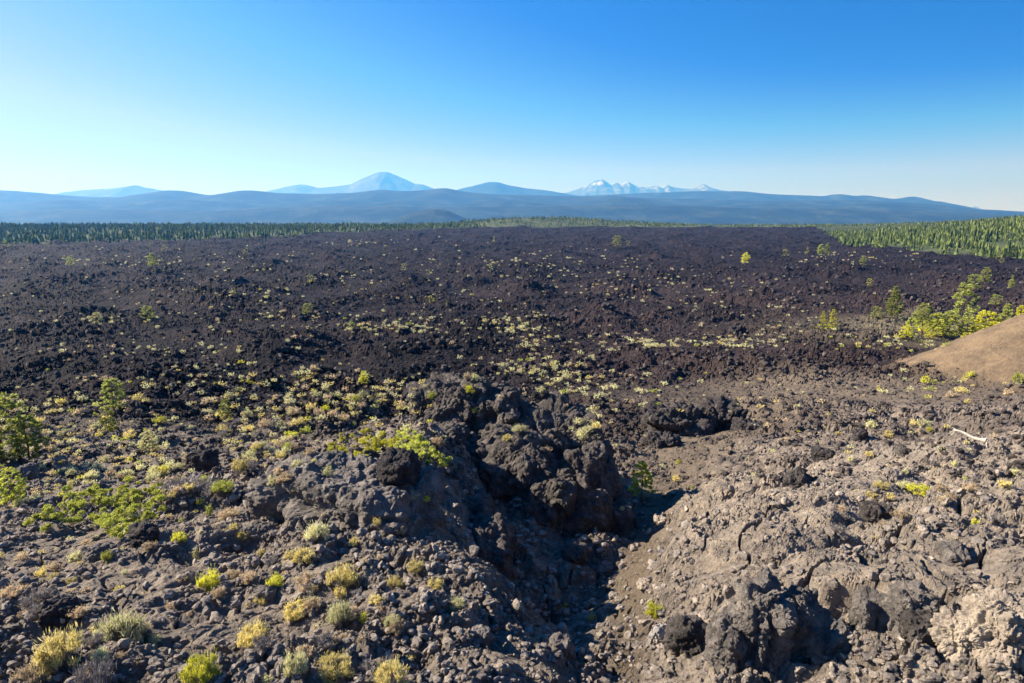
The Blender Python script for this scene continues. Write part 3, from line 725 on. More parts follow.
# trees
def trunk_mesh(h, r, lean=.02, limbs=14, crown0=.25, spread=.2):
    vs, fs, k = [], [], 0
    def tube(a, b, ra, rb, n=7, seg=4):
        nonlocal k
        a, b = np.array(a, float), np.array(b, float); d = (b - a)[None]; e1, e2 = rot_to(d)
        for s in range(seg + 1):
            t = s / seg; c = a * (1 - t) + b * t + (rng.normal(0, .004 * h, 3) if 0 < s < seg else 0); rr = ra * (1 - t) + rb * t
            ang = np.arange(n) / n * 6.283
            vs.append(c + (e1 * np.cos(ang)[:, None] + e2 * np.sin(ang)[:, None]) * rr)
            if s:
                i = np.arange(n); j = (i + 1) % n; fs.append(np.stack([k - n + i, k - n + j, k + j, k + i], 1))
            k += n
    tube((0, 0, -.3), (lean * h, 0, h), r, r * .15, 8, 6)
    for i in range(limbs):
        t = crown0 + (1 - crown0) * (i + .5) / limbs; a = i * 2.4
        L = h * spread * (1.05 - t) * 1.1 * rng.uniform(.7, 1.2)
        p = np.array([lean * h * t, 0, h * t]); tube(p, p + np.array([math.cos(a) * L, math.sin(a) * L, L * .15]), r * .25, r * .05, 4, 2)
    return np.concatenate(vs), np.concatenate(fs)
def crown_mesh(h, kind, n_clump, n_leaf, leaf_w):
    """needle sprays gathered in clumps through the crown's volume"""
    cs, rs = [], []
    lean_top = rng.normal(0, .02)
    for i in range(n_clump):
        t = rng.uniform() ** .85
        if kind == 'spire': z = .12 + .88 * t; R = .19 * (1 - z) ** .85 + .012; rr = .045 + .05 * (1 - z)
        elif kind == 'open': z = .25 + .75 * t; R = .25 * math.sin(min(1, (1 - z) * 1.5 + .12) * 1.9) ** .9; rr = .085 * rng.uniform(.6, 1.2)
        elif kind == 'round': z = .12 + .86 * t; R = .34 * math.sqrt(max(.02, 1 - ((z - .5) / .52) ** 2)); rr = .09 * rng.uniform(.6, 1.2)
        else: z = .06 + .94 * t; R = .25 * (1 - z) ** .7 + .015; rr = .07 * rng.uniform(.6, 1.15)
        a = i * 2.399 + rng.normal(0, .3); q = R * rng.uniform(.25, 1.0) ** .6 * (1 + .25 * math.sin(3 * a + i * .7))
        cs.append((math.cos(a) * q, math.sin(a) * q, z)); rs.append(rr * (1 - .35 * z))
    cs = np.array(cs) * h; rs = np.array(rs) * h
    n = n_clump * n_leaf; k = np.repeat(np.arange(n_clump), n_leaf)
    d = rng.normal(0, 1, (n, 3)); d /= np.linalg.norm(d, axis=1)[:, None]
    base = cs[k] + d * rs[k][:, None] * .25 * np.array([1, 1, .5]); out = cs[k] * np.array([1, 1, 0]); out /= np.linalg.norm(out, axis=1)[:, None] + 1e-6
    tip = cs[k] + (d * np.array([1, 1, .6]) + out * .35 + np.array([0, 0, .12])) * rs[k][:, None] * rng.uniform(.7, 1.15, n)[:, None]
    return blades(base, tip, rs[k] * leaf_w * rng.uniform(.7, 1.3, n))
TP = {}
def tree_proto(kind, var, mat, lod):
    key = (kind, var, mat, lod)
    if key in TP: return copy_tree(TP[key])
    if lod == 0: nc, nl, lw = {'open': 80, 'round': 120, 'bushy': 170, 'spire': 160}[kind], 60, .13
    elif lod == 1: nc, nl, lw = 90, 34, .17
    else: nc, nl, lw = 34, 6, .5
    r = link('pine_tree', None)
    cv, cf = crown_mesh(1.0, kind, nc, nl, lw)
    tv, tf = trunk_mesh(1.0, .022 if kind != 'round' else .03, limbs=14 if lod == 0 else 5, crown0=.3)
    link('trunk', mesh_np('trunk', tv, tf, M['bark'], True), r); link('crown', mesh_np('crown', cv, cf, M[mat]), r)
    TP[key] = r; return r
ntree = 0
def tree(px, pb, pt, kind, mat, label, group=None, wide=1.0, p=None, name=None):
    global ntree
    p = p or hit(px, pb)
    if p is None: return
    if px > 895 and 300 < pb < 346 and p.y < 125:          # the thicket stands behind the cone's crest
        Y = 138.0 + (px * 7) % 14; x = ray(px, pb)[0] * Y; p = Vector((x, Y, ground_z(x, Y))); pb = 341.5 - F * math.tan(math.atan(p.z / p.y) + PITCH)
    H = (pb - pt) * p.y / F * 1.03; lod = 0 if pb - pt > 22 else 1 if pb - pt > 9 else 2
    r = tree_proto(kind, ntree % 3, mat, lod); ntree += 1
    r.location = p - Vector((0, 0, .1)); r.scale = (H * wide, H * wide, H); r.rotation_euler = (0, 0, ntree * 1.7)
    tag(r, label, 'tree', group); return r
T = [(114, 412, 376, 'round', 'pine', 'clumpy grey-green pine, upper of two crowns on the left flat', .9),
     (110, 432, 408, 'round', 'pine', 'small pine directly in front of the clumpy pine on the left flat', .9),
     (150, 455, 430, 'round', 'pale', 'thin open dome-shaped small tree on the left flat below the clumpy pine', 1.1),
     (226, 421, 398, 'open', 'pine', 'small dark green pine among golden shrubs', 1.1),
     (4, 462, 388, 'round', 'pine', 'big loose green pine cut by the left edge', .9),
     (30, 460, 412, 'round', 'pine', 'low wide pine beside the big pine at the left edge', 1.0),
     (14, 505, 462, 'round', 'green', 'leafy green tree low at the left edge', .9),
     (364, 385, 370, 'round', 'lime', 'bright little round tree above the golden shrub field', .9),
     (148, 321, 306, 'round', 'pine', 'round yellowish tree alone on the mid left flow', 1.3),
     (98, 326, 314, 'round', 'pale', 'pale low tree on the mid left flow', 1.3),
     (113, 321, 313, 'spire', 'pine', 'tiny upright tree right of the pale low tree', 1.2),
     (153, 271, 255, 'open', 'pine', 'open-crowned pine on the far left flow', 1.2),
     (71, 267, 256, 'round', 'pine', 'roundish pine on the far left flow', 1.0),
     (152, 249, 240, 'round', 'pine_dark', 'small pine close to the left treeline', 1.0),
     (165, 252, 244, 'round', 'pine', 'smaller pine right of the pine near the left treeline', 1.0),
     (7, 249, 242, 'round', 'pine', 'small round tree at the left edge below the treeline', 1.2),
     (48, 247, 243, 'round', 'pine', 'tiny tree just below the left treeline', 1.4),
     (246, 256, 248, 'round', 'pine', 'pale tree in the far flow right of the open-crowned pine', 1.1),
     (234, 296, 288, 'round', 'pine', 'rounded small tree by a pale shrub strip', 1.2),
     (311, 284, 275, 'round', 'pine', 'broad little tree in the middle distance, left of centre', 1.5),
     (308, 315, 303, 'round', 'pine', 'broad little tree nearer, under the other one left of centre', 1.3),
     (404, 272, 264, 'round', 'pine', 'left one of two round trees in the far centre flow', 1.2),
     (428, 276, 269, 'round', 'pine', 'right one of two round trees in the far centre flow', 1.2),
     (431, 304, 296, 'round', 'lime', 'bright round tree in the centre flow', 1.1),
     (352, 330, 320, 'round', 'pine', 'small tree at the left end of the pale shrub strip', 1.0),
     (447, 306, 300, 'spire', 'pine', 'tiny tree right of the bright round tree', 1.4),
     (491, 272, 264, 'round', 'pine', 'small pale tree in the far centre flow', 1.0),
     (494, 243, 236, 'spire', 'pine', 'thin tree at the far centre edge of the flow', 1.2),
     (617, 248, 236, 'round', 'pine', 'broad yellow-green tree at the far edge of the flow', 1.1),
     (628, 247, 241, 'round', 'pine', 'low bush-like tree touching the broad tree at the far edge', 1.3),
     (745, 267, 254, 'open', 'lime', 'bright green lone pine in the far right-centre flow', 1.2),
     (820, 260, 246, 'open', 'pine', 'leaning open pine near the right forest', 1.0),
     (827, 257, 244, 'open', 'pine', 'narrow pine touching the leaning open pine', 1.0),
     (807, 256, 247, 'spire', 'pine', 'dark little pine left of the leaning open pine', 1.2),
     (863, 266, 256, 'round', 'pine', 'brownish small tree right of the leaning open pine', 1.0),
     (998, 262, 255, 'round', 'pine', 'small tree in front of the forest foot', 1.2),
     (869, 288, 279, 'round', 'lime', 'small bright tree on the dark flow left of the pale clearing', 1.0),
     (785, 258, 250, 'round', 'pine', 'small tree in the far flow right of the lone bright pine', 1.1),
     (822, 331, 313, 'bushy', 'lime', 'left one of a bright yellow-green pair of young pines', 1.1),
     (832, 330, 309, 'bushy', 'lime', 'right, taller one of a bright yellow-green pair of young pines', 1.0),
     (893, 320, 289, 'bushy', 'pine', 'full conical pine left of the thicket', 1.1),
     (876, 318, 306, 'round', 'pine', 'low tree at the left foot of the full conical pine', 1.2),
     (960, 335, 284, 'open', 'pine', 'tallest pine, rising out of the bright thicket by the cone', .9),
     (921, 334, 303, 'open', 'pine', 'leaning pine at the left end of the thicket', 1.0),
     (910, 338, 318, 'round', 'green', 'rounded leafy tree at the left foot of the leaning pine', 1.1),
     (906, 340, 326, 'round', 'lime', 'small bright tree lowest at the left of the thicket', 1.2),
     (935, 338, 313, 'round', 'green', 'rounded green tree left of the tallest pine', 1.0),
     (948, 340, 315, 'round', 'green', 'green tree at the left foot of the tallest pine', 1.0),
     (966, 342, 318, 'round', 'green', 'green tree at the right foot of the tallest pine', 1.0),
     (984, 338, 310, 'round', 'lime', 'wide bright tree right of the tallest pine', 1.1),
     (1004, 336, 304, 'bushy', 'pine', 'conical pine near the right end of the thicket', 1.0),
     (1019, 326, 305, 'bushy', 'lime', 'bright tree at the right edge above the cone', 1.0),
     (996, 340, 318, 'round', 'lime', 'bright low tree above the cone crest', 1.2),
     (973, 290, 274, 'round', 'pine', 'round tree left on the far pale clearing', 1.2),
     (984, 287, 268, 'open', 'pine', 'taller pine on the far pale clearing', 1.1),
     (1011, 290, 275, 'spire', 'pine', 'slender conical pine at the right of the pale clearing', 1.2),
     (995, 306, 294, 'round', 'pine', 'small tree between the clearing and the thicket', 1.2),
     (1001, 264, 258, 'round', 'pine', 'tiny tree near the right forest foot', 1.2),
     (641, 502, 457, 'open', 'lime', 'young yellow-green pine growing at the right edge of the pit shadow', .9)]
for (px, pb, pt, kind, mat, lab, wd) in T: tree(px, pb, pt, kind, mat, lab, None, wd)
# shrubs of the thicket beside the cone
for i in range(26):
    px = rng.uniform(905, 1024); py = 338 - rng.uniform(0, 9) - max(0, (px - 985) * .28)
    Y = rng.uniform(132, 152); x = ray(px, 335)[0] * Y; p = Vector((x, Y, ground_z(x, Y)))
    if p: 
        o = tree_proto('round', i % 3, 'lime' if i % 2 else 'green', 1); H = rng.uniform(1.2, 2.6)
        o.location = p - Vector((0, 0, .1)); o.scale = (H * 1.5, H * 1.5, H); o.rotation_euler = (0, 0, i)
        o.name = 'thicket_bush'
        tag(o, 'low bright green bush inside the thicket around the tallest pine beside the cone', 'bush', 'thicket bushes beside the cone')
print('trees', time.time() - T0)

# conifer forest: the nearest trees one by one, the rest one mass
fr = []
def free_z(x, y): return ground_z(x, y)
for _ in range(14000):                                    # the rise on the right
    u = rng.uniform(.36, 1.0); Y = rng.uniform(330, 1000)
    px = u * .97 * F + 512; e = np.interp(px, [0, 250, 360, 500, 800, 830, 930, 1024, 1400], [800, 860, 1000, 1180, 1180, 650, 490, 415, 345])
    if Y < e * rng.uniform(.97, 1.1) or fbm(np.array([u * Y / 26]), np.array([Y / 60]), 64, 2)[0] < -.42: continue
    fr.append((u * Y, Y, 2.4 + 7.2 * rng.uniform() ** 1.8, 'r'))
for _ in range(9500):                                    # the left treeline
    u = rng.uniform(-1.0, -.05); Y = 1000 * (1 + 1.7 * rng.uniform() ** 1.5) * .66
    px = u * .97 * F + 512; e = np.interp(px, [-200, 0, 250, 360, 500, 800], [650, 690, 780, 1000, 1160, 1180])
    if Y < e * rng.uniform(.96, 1.12): continue
    fr.append((u * Y, Y, 3 + 8 * rng.uniform() ** 1.5, 'l'))
rank = sorted(fr, key=lambda t: t[1] / (1.25 if t[3] == 'r' else 1.0))
nr = [t for t in rank if t[3] == 'r'][:150]; nl = [t for t in rank if t[3] == 'l'][:85]
chosen = set(id(t) for t in nr + nl)
gl = {'r': ('slim green conifer in the front rank of the forest on the right rise', 'front conifers of the right forest'),
      'l': ('dark conifer in the front rank of the far left treeline', 'front conifers of the left treeline')}
for i, t in enumerate(nr + nl):
    x, y, H, sd = t; r = tree_proto('spire', i % 3, 'pine_dark' if (i % 3) else 'pine', 2 if sd == 'l' else 1)
    r.location = (x, y, ground_z(x, y) - .2); r.scale = (H * 1.25, H * 1.25, H); r.rotation_euler = (0, 0, i * 1.9)
    r.name = 'conifer'; tag(r, gl[sd][0], 'tree', gl[sd][1])
rest = [t[:3] for t in fr if id(t) not in chosen]
for _ in range(26000):                                   # forest running on to the hills
    u = rng.uniform(-1.05, 1.05); Y = math.exp(rng.uniform(math.log(1080), math.log(2000)))
    px = u * .97 * F + 512
    if Y < np.interp(px, [0, 250, 360, 500, 800, 1024], [850, 900, 1050, 1230, 1230, 1000]) * rng.uniform(.98, 1.2): continue
    if fbm(np.array([u * Y / 260]), np.array([Y / 500]), 18, 2)[0] < -.6: continue
    if abs(px - 722) < 45 and Y < 1420: continue
    rest.append((u * Y, Y, rng.uniform(3.5, 7.5)))
# low conifers as jagged tiers
def jag(nseg):
    v, f = [], []; n = 0
    for z0, z1, R in ((.02, .55, .19), (.28, .80, .14), (.55, 1.0, .085)):
        a = np.arange(nseg) / nseg * 6.283 + rng.uniform(0, 6)
        rr = R * rng.uniform(.6, 1.25, nseg); zz = z0 + rng.uniform(-.05, .06, nseg)
        ring = np.stack([np.cos(a) * rr, np.sin(a) * rr, zz], 1); v.append(ring); v.append(np.array([[0, 0, z1]]))
        i = np.arange(nseg); f.append(np.stack([n + i, n + (i + 1) % nseg, np.full(nseg, n + nseg)], 1)); n += nseg + 1
    return np.concatenate(v), np.concatenate(f)
js = [jag(6) for _ in range(8)]
vs, fs, k = [], [], 0
for i, (x, y, H) in enumerate(rest):
    v, f = js[i % 8]; s = H * (1 if y < 1500 else 1.15); wv = s * (1.0 if y < 1500 else 1.5) * (.75 + .7 * ((i * 7919) % 101) / 101)
    vs.append(v * np.array([wv, wv, s]) + np.array([x, y, ground_z(x, y) - .2])); fs.append(f + k); k += len(v)
o = link('forest', mesh_np('forest', np.concatenate(vs), np.concatenate(fs), M['pine_dark']))
tag(o, 'mass of conifers beyond the lava, running to the hills', None, None, 'stuff')
print('forest', len(rest), time.time() - T0)

# ------------------------------------------------------------------ bleached log with its root plate
def log():
    p = hit(970, 440); Yl = p.y
    a = Vector(P(953, 430, Yl + .3)); b = Vector(P(986, 441, Yl - .5))
    a.z = max(a.z, ground_z(a.x, a.y) + .06); b.z = max(b.z, ground_z(b.x, b.y) + .1)
    ctr = [a + (b - a) * t + Vector((0, 0, .04 * math.sin(t * 7))) for t in np.linspace(0, 1, 9)]
    bm = bmesh.new(); rings = []
    d = (b - a).normalized(); s1 = d.cross(Vector((0, 0, 1))).normalized(); s2 = d.cross(s1)
    def tube(pts, rads, n=9):
        prev = None
        for p, r in zip(pts, rads):
            ring = [bm.verts.new(p + (s1 * math.cos(q / n * 6.283) + s2 * math.sin(q / n * 6.283)) * r * random.uniform(.88, 1.1)) for q in range(n)]
            if prev:
                for q in range(n): bm.faces.new((prev[q], prev[(q + 1) % n], ring[(q + 1) % n], ring[q]))
            else: bm.faces.new(list(reversed(ring)))
            prev = ring
        bm.faces.new(prev)
    tube(ctr, [.02, .032, .04, .046, .05, .053, .056, .065, .09])
    me = bpy.data.meshes.new('trunk'); 
    for v in bm.verts: v.co -= a
    bm.to_mesh(me); bm.free(); me.materials.append(M['deadwood'])
    r = link('fallen_log', None); r.location = a; link('trunk', me, r)
    tag(r, 'bleached white fallen log lying on the dark rubble at the right', 'log')
    for nm, num, org, L in (('root', 7, b, .22), ('branch', 3, a + (b - a) * .1, .3)):
        for q in range(num):
            bm = bmesh.new(); an = q / num * 6.283
            dv = (s1 * math.cos(an) + s2 * math.sin(an) + d * (.5 if nm == 'root' else -.9)).normalized()
            e1 = dv.cross(Vector((.3, .5, .8))).normalized(); e2 = dv.cross(e1); prev = None
            for t in range(5):
                c = org - a + dv * (L * t / 4 * random.uniform(.9, 1.1)) + Vector((0, 0, -.03 * t * t)) * .3; rr = .022 * (1 - t / 4.6)
                ring = [bm.verts.new(c + (e1 * math.cos(w / 6 * 6.283) + e2 * math.sin(w / 6 * 6.283)) * rr) for w in range(6)]
                if prev:
                    for w in range(6): bm.faces.new((prev[w], prev[(w + 1) % 6], ring[(w + 1) % 6], ring[w]))
                prev = ring
            me = bpy.data.meshes.new(nm); bm.to_mesh(me); bm.free(); me.materials.append(M['deadwood']); link(nm, me, r)
log()

# ------------------------------------------------------------------ hills and mountains
def massif(name, prof, Yd, depth, mat, base_py, label, rough=.1, seed=0, nu=900, nv=60, front=1.0, lam=1.0):
    """a mountain range: crest heights follow the profile at distance Yd, ground falls away before and behind"""
    px = np.linspace(prof[0][0], prof[-1][0], nu); py = np.interp(px, [p[0] for p in prof], [p[1] for p in prof])
    k = 5; py = np.convolve(np.pad(py, k, mode='edge'), np.ones(2 * k + 1) / (2 * k + 1), 'valid') * .7 + py * .3
    us, ss = ray(px, py); _, sb = ray(px, base_py)
    crest = ss * Yd; u = us
    t = np.linspace(-1.6, 1.6, nv)
    Yv = Yd + t[:, None] * depth * np.ones(nu)[None]
    shape = np.exp(-np.abs(t) ** 1.5 * 1.5)[:, None]
    x = u[None] * Yd * (1 + .0 * t[:, None]); zb = np.full((1, nu), sb * Yd)
    h = (crest[None] - zb) * shape
    nz = fbm(x / (900 * lam), Yv / (900 * lam), seed, 5, .55)
    rid = .5 - np.abs(fbm(x / (1300 * lam), Yv / (1300 * lam), seed + 8, 4, .5))
    z = zb - 60 + (h + 60 * np.ones_like(h)) * (1 + rough * (nz * .6 + rid - .2) * np.abs(t)[:, None] ** .7) - 60 * (1 - shape)
    z += rough * 14 * perlin(x / 160, Yv / 160, seed + 2)
    v = np.stack([x, Yv, z], -1).reshape(-1, 3); i = np.arange(nu * nv).reshape(nv, nu)
    q = np.stack([i[:-1, :-1], i[:-1, 1:], i[1:, 1:], i[1:, :-1]], -1).reshape(-1, 4)
    o = link(name, mesh_np(name, v, q, mat, True)); tag(o, label, None, None, 'structure'); return o
t = NT('wooded_hill'); p = t.pos()
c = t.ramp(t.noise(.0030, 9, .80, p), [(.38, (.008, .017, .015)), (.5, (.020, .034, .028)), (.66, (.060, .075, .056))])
M['hill'] = t.diffuse(c, .95, t.noise(.02, 8, .75, p), 14)
t = NT('bare_mountain'); p = t.pos()
zc = t.n('ShaderNodeSeparateXYZ'); t.l(p, zc.inputs[0]); 
mr = t.n('ShaderNodeMapRange'); t.l(zc.outputs[2], mr.inputs[0]); mr.inputs[1].default_value = 420; mr.inputs[2].default_value = 900
mul = t.n('ShaderNodeMath', operation='MULTIPLY'); t.l(mr.outputs[0], mul.inputs[0]); t.l(t.ramp(t.noise(.0035, 6, .7, p), [(.5, 0.), (.6, 1.)]), mul.inputs[1])
c = t.mix(mul.outputs[0], t.ramp(t.noise(.002, 7, .7, p), [(.35, (.04, .045, .045)), (.65, (.11, .11, .11))]), (.75, .78, .84))
M['mount'] = t.diffuse(c, .9, t.noise(.006, 8, .7, p), 60)
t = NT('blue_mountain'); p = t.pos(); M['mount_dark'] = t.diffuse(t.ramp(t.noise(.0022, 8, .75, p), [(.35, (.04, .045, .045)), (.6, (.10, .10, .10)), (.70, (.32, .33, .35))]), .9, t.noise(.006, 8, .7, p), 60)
massif('hills', [(-500, 196), (-200, 193), (0, 190), (30, 192), (60, 195), (90, 197), (125, 197), (145, 194), (170, 190), (185, 191), (205, 195), (215, 195), (232, 192), (245, 190), (262, 191), (275, 193), (320, 194), (350, 193), (378, 190), (385, 189), (395, 191), (410, 191), (428, 190), (440, 188), (447, 188), (465, 192), (490, 194), (530, 195), (600, 197), (612, 195), (640, 198), (700, 199), (760, 201), (860, 200), (930, 204), (960, 208), (1024, 212), (1200, 214), (1500, 214)],
       9500, 2200, M['hill'], 214, 'blue wooded ridge running across the whole horizon', .12, 3, 1100, 90)
massif('hills', [(-300, 203), (-100, 200), (20, 203), (70, 200), (120, 203), (170, 199), (215, 201), (260, 205), (310, 202), (340, 200), (372, 203), (410, 201), (450, 204), (500, 199), (525, 201), (560, 204), (600, 201), (622, 197), (640, 199), (655, 203), (720, 206), (790, 203), (830, 206), (880, 203), (915, 206), (960, 211), (1024, 214), (1200, 215)],
       8000, 1300, M['hill'], 218, 'nearer wooded foothills overlapping the blue ridge', .22, 71, 1000, 60)
massif('hills', [(560, 197), (640, 193), (700, 191), (742, 191), (770, 194), (825, 196), (833, 194), (842, 194), (855, 196), (865, 195), (878, 197), (892, 199), (902, 198), (912, 196), (920, 198), (930, 201), (938, 201), (950, 205), (962, 209), (985, 212), (1024, 213), (1300, 214)],
       12500, 1900, M['hill'], 214, 'paler wooded ridge stepping down behind the right half', .12, 13, 700, 60)
massif('hills', [(375, 225), (388, 222), (400, 217), (412, 213), (425, 210), (436, 209), (448, 211), (460, 216), (472, 221), (484, 225)], 4800, 500, M['hill'], 226, 'small wooded butte standing alone before the blue ridge', .2, 21, 260, 50)
massif('hills', [(-60, 217), (60, 209), (200, 211), (330, 206), (480, 207), (640, 205), (760, 208), (900, 210), (1024, 216), (1100, 218)], 6600, 1300, M['hill'], 228, 'long low forested rise in front of the blue ridge', .2, 27, 900, 60)
massif('mountain', [(15, 200), (50, 196), (68, 192), (85, 190), (100, 189), (118, 188), (130, 186), (136, 185), (142, 187), (155, 189), (175, 192), (200, 196), (240, 200)], 17000, 1800, M['mount_dark'], 204, 'faint low mountain left of the snowy peaks', .2, 31, 400, 50)
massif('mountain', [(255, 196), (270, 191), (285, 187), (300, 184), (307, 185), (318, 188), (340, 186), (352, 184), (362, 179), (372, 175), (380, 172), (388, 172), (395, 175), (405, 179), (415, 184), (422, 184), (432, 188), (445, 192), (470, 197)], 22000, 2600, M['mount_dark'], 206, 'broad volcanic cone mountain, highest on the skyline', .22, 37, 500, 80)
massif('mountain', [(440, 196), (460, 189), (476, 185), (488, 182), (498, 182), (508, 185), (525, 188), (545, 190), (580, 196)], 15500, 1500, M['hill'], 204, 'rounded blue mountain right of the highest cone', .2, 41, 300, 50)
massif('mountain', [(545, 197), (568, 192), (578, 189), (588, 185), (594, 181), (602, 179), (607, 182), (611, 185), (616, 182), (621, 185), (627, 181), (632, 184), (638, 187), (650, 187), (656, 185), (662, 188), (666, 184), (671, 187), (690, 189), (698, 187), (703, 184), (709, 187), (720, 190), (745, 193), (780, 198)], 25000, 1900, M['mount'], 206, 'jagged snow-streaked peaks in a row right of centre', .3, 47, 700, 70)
massif('mountain', [(958, 214), (968, 210), (975, 206), (982, 210), (995, 214)], 26000, 900, M['mount'], 215, 'tiny faint peak at the far right of the skyline', .2, 53, 160, 40)
# pinkish cinder pit above the right forest
t = NT('red_cinder'); M['red'] = t.diffuse(t.ramp(t.noise(.05, 5, .6, t.pos()), [(.4, (.30, .16, .17)), (.7, (.5, .38, .38))]), .9)
massif('cinder_pit', [(930, 228), (938, 225), (943, 221), (950, 222), (958, 224), (965, 228)], 1750, 60, M['red'], 229, 'pinkish bare cinder pit showing above the right forest', .2, 61, 160, 30)

# ------------------------------------------------------------------ air
HZ0, HZ1 = -1200.0, 1250.0
bpy.ops.mesh.primitive_cube_add(size=1)
hz = bpy.context.object; hz.name = 'haze'; hz.scale = (90000, 62000, HZ1 - HZ0); hz.location = (0, 0, (HZ0 + HZ1) / 2)
hm = bpy.data.materials.new('haze'); hm.use_nodes = True; nt = hm.node_tree; nt.nodes.clear()
ho = nt.nodes.new('ShaderNodeOutputMaterial'); pv = nt.nodes.new('ShaderNodeVolumePrincipled'); nt.links.new(pv.outputs[0], ho.inputs['Volume'])
pv.inputs['Color'].default_value = (.08, .34, .98, 1); pv.inputs['Density'].default_value = 8.5e-5; pv.inputs['Anisotropy'].default_value = .25
pv.inputs['Absorption Color'].default_value = (.8, .8, .8, 1)
hz.data.materials.append(hm); tag(hz, 'blue air haze over the distance', None, None, 'stuff')

# ------------------------------------------------------------------ light, sky, camera
EL, AZ = math.radians(31), math.radians(-78)          # the sun stands left, a little ahead
sd = Vector((math.sin(AZ) * math.cos(EL), math.cos(AZ) * math.cos(EL), math.sin(EL)))
sun = bpy.data.lights.new('sun', 'SUN'); sun.energy = 5.0; sun.angle = math.radians(.5); sun.color = (1, .92, .80)
so = link('sun', sun); so.rotation_euler = sd.to_track_quat('Z', 'Y').to_euler()
w = bpy.data.worlds.new('World'); scene.world = w; w.use_nodes = True; nt = w.node_tree; nt.nodes.clear()
wo = nt.nodes.new('ShaderNodeOutputWorld'); bg = nt.nodes.new('ShaderNodeBackground'); sk = nt.nodes.new('ShaderNodeTexSky')
sk.sky_type = 'NISHITA'; sk.sun_disc = False; sk.sun_elevation = EL; sk.sun_rotation = AZ
sk.altitude = 1500; sk.air_density = 1.0; sk.dust_density = .6; sk.ozone_density = 2.5
tc = nt.nodes.new('ShaderNodeTexCoord'); mp = nt.nodes.new('ShaderNodeMapping'); mp.inputs['Scale'].default_value = (1, 1, 3.6); mp.inputs['Location'].default_value = (0, 0, .12)
nm = nt.nodes.new('ShaderNodeVectorMath'); nm.operation = 'NORMALIZE'
hs = nt.nodes.new('ShaderNodeHueSaturation'); hs.inputs['Saturation'].default_value = 1.15
nt.links.new(tc.outputs['Generated'], mp.inputs[0]); nt.links.new(mp.outputs[0], nm.inputs[0]); nt.links.new(nm.outputs[0], sk.inputs[0])
nt.links.new(sk.outputs[0], hs.inputs['Color']); spx = nt.nodes.new('ShaderNodeSeparateColor'); cmb = nt.nodes.new('ShaderNodeCombineColor'); nt.links.new(hs.outputs[0], spx.inputs[0])
for k, pts in enumerate(([(0, 0), (.36, .02), (.43, .10), (.59, .95), (.94, 3.4), (1.74, 5.1), (3, 6.2), (10, 8)],
                         [(0, 0), (.6, .45), (1.05, 1.35), (1.34, 2.75), (2.04, 4.15), (3.4, 5.6), (5.3, 6.6), (10, 8)],
                         [(0, 0), (1.2, 1.3), (2.37, 4.9), (3.0, 5.5), (4.1, 5.7), (6.4, 6.0), (8.2, 6.3), (10, 7)])):
    dv = nt.nodes.new('ShaderNodeMath'); dv.operation = 'MULTIPLY'; dv.inputs[1].default_value = .1; nt.links.new(spx.outputs[k], dv.inputs[0])
    fc = nt.nodes.new('ShaderNodeValToRGB'); el = fc.color_ramp.elements
    while len(el) < len(pts): el.new(.5)
    for q, (a, b) in enumerate(pts): el[q].position = a / 10; el[q].color = (b / 10, b / 10, b / 10, 1)
    nt.links.new(dv.outputs[0], fc.inputs[0])
    ml = nt.nodes.new('ShaderNodeMath'); ml.operation = 'MULTIPLY'; ml.inputs[1].default_value = 10; nt.links.new(fc.outputs[0], ml.inputs[0]); nt.links.new(ml.outputs[0], cmb.inputs[k])
nt.links.new(cmb.outputs[0], bg.inputs[0]); nt.links.new(bg.outputs[0], wo.inputs[0])
bg.inputs[1].default_value = .052
cam = bpy.data.cameras.new('camera'); cam.sensor_width = 36; cam.lens = 24.012; cam.clip_start = .1; cam.clip_end = 200000
co = link('camera', cam); co.rotation_euler = (math.pi / 2 - PITCH, 0, 0); scene.camera = co
vsn = scene.view_settings; vsn.view_transform = 'Standard'; vsn.look = 'None'; vsn.gamma = 1; vsn.exposure = 1.6; vsn.use_curve_mapping = False
cy = scene.cycles
cy.max_bounces = 5; cy.diffuse_bounces = 2; cy.volume_bounces = 0; cy.transparent_max_bounces = 6; cy.use_denoising = True

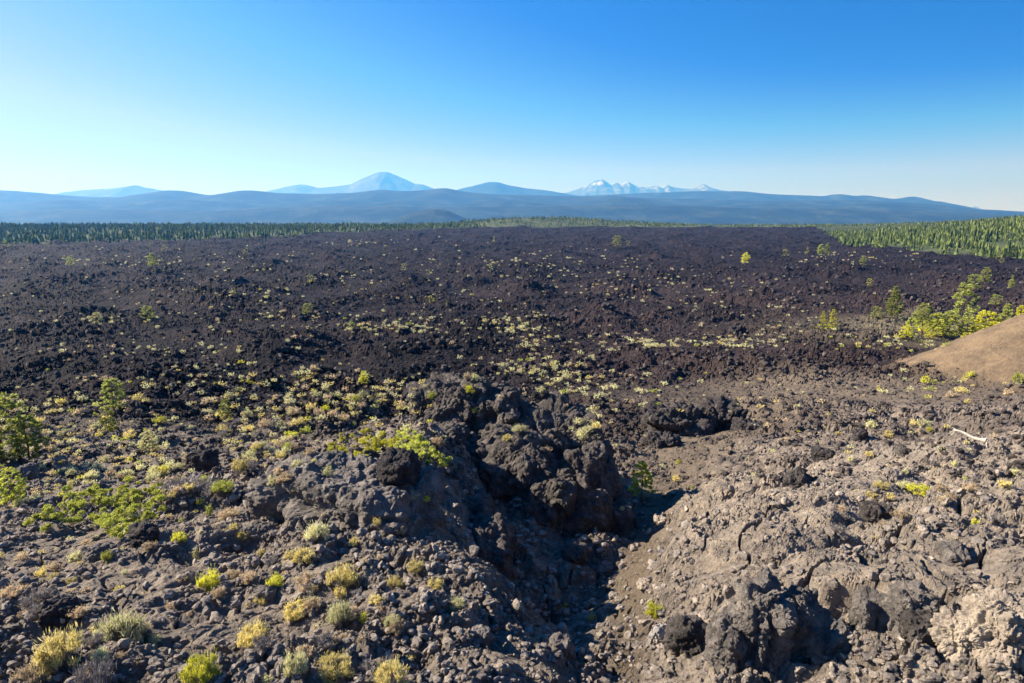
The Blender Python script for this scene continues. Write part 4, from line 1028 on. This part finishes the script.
# ------------------------------------------------------------------ labels for the scattered shrubs: place told from landmarks
marks = [(205, 470, 'the round black boulder'), (95, 515, 'the long green mat'), (350, 450, 'the broad yellow-green mat'), (115, 400, 'the clumpy pine'), (150, 442, 'the thin dome-shaped tree'), (226, 410, 'the small dark pine'),
         (10, 430, 'the big pine at the left edge'), (364, 378, 'the bright little round tree'), (408, 392, 'the upright black block'), (455, 380, 'the outcrop summit'), (625, 480, 'the young pine at the pit'), (700, 415, 'the broken black rim'),
         (970, 436, 'the bleached log'), (850, 445, 'the dark broken blocks'), (925, 378, 'the cinder cone foot'), (735, 332, 'the black block on the open flat'), (608, 310, 'the black hump mid-flow'), (308, 308, 'the broad little tree'),
         (148, 314, 'the round yellowish tree'), (431, 300, 'the bright round tree'), (827, 320, 'the bright pair of young pines'), (893, 305, 'the full conical pine'), (595, 420, 'the outcrop right shoulder'), (340, 505, 'the grey slab'), (318, 530, 'the highest pale dome'), (341, 612, 'the whitish rounded bush'), (122, 626, 'the large pale green dome'), (208, 578, 'the vivid upright bush'), (990, 620, 'the tan boulder'), (755, 600, 'the jagged near rock'), (920, 490, 'the wide yellow bank shrub')]
ORD = ['nearest', 'second', 'third', 'fourth', 'fifth', 'sixth', 'seventh', 'eighth', 'ninth', 'tenth', 'eleventh', 'twelfth', 'thirteenth', 'fourteenth', 'fifteenth', 'sixteenth', 'seventeenth', 'eighteenth', 'nineteenth', 'twentieth']
bins = {}
for (o, px, py, kind, wpx, lab) in placed:
    if lab: continue
    j = min(range(len(marks)), key=lambda q: math.hypot(px - marks[q][0], 1.6 * (py - marks[q][1])))
    dx, dy = px - marks[j][0], 1.6 * (py - marks[j][1])
    side = ('left of' if dx < 0 else 'right of') if abs(dx) > abs(dy) else ('beyond' if dy < 0 else 'in front of')
    bins.setdefault((kind, j, side), []).append((math.hypot(dx, dy), o))
for (kind, j, side), l in bins.items():
    l.sort(key=lambda q: q[0])
    for i, (_, o) in enumerate(l):
        pre = (ORD[i] + ('' if i == 0 else ' nearest')) if i < len(ORD) else 'far'
        o['label'] = (NAME[kind] + ', the ' + pre + ' ' + side + ' ' + marks[j][2]) if len(l) > 1 else NAME[kind] + ', only one ' + side + ' ' + marks[j][2]
print('total', time.time() - T0)
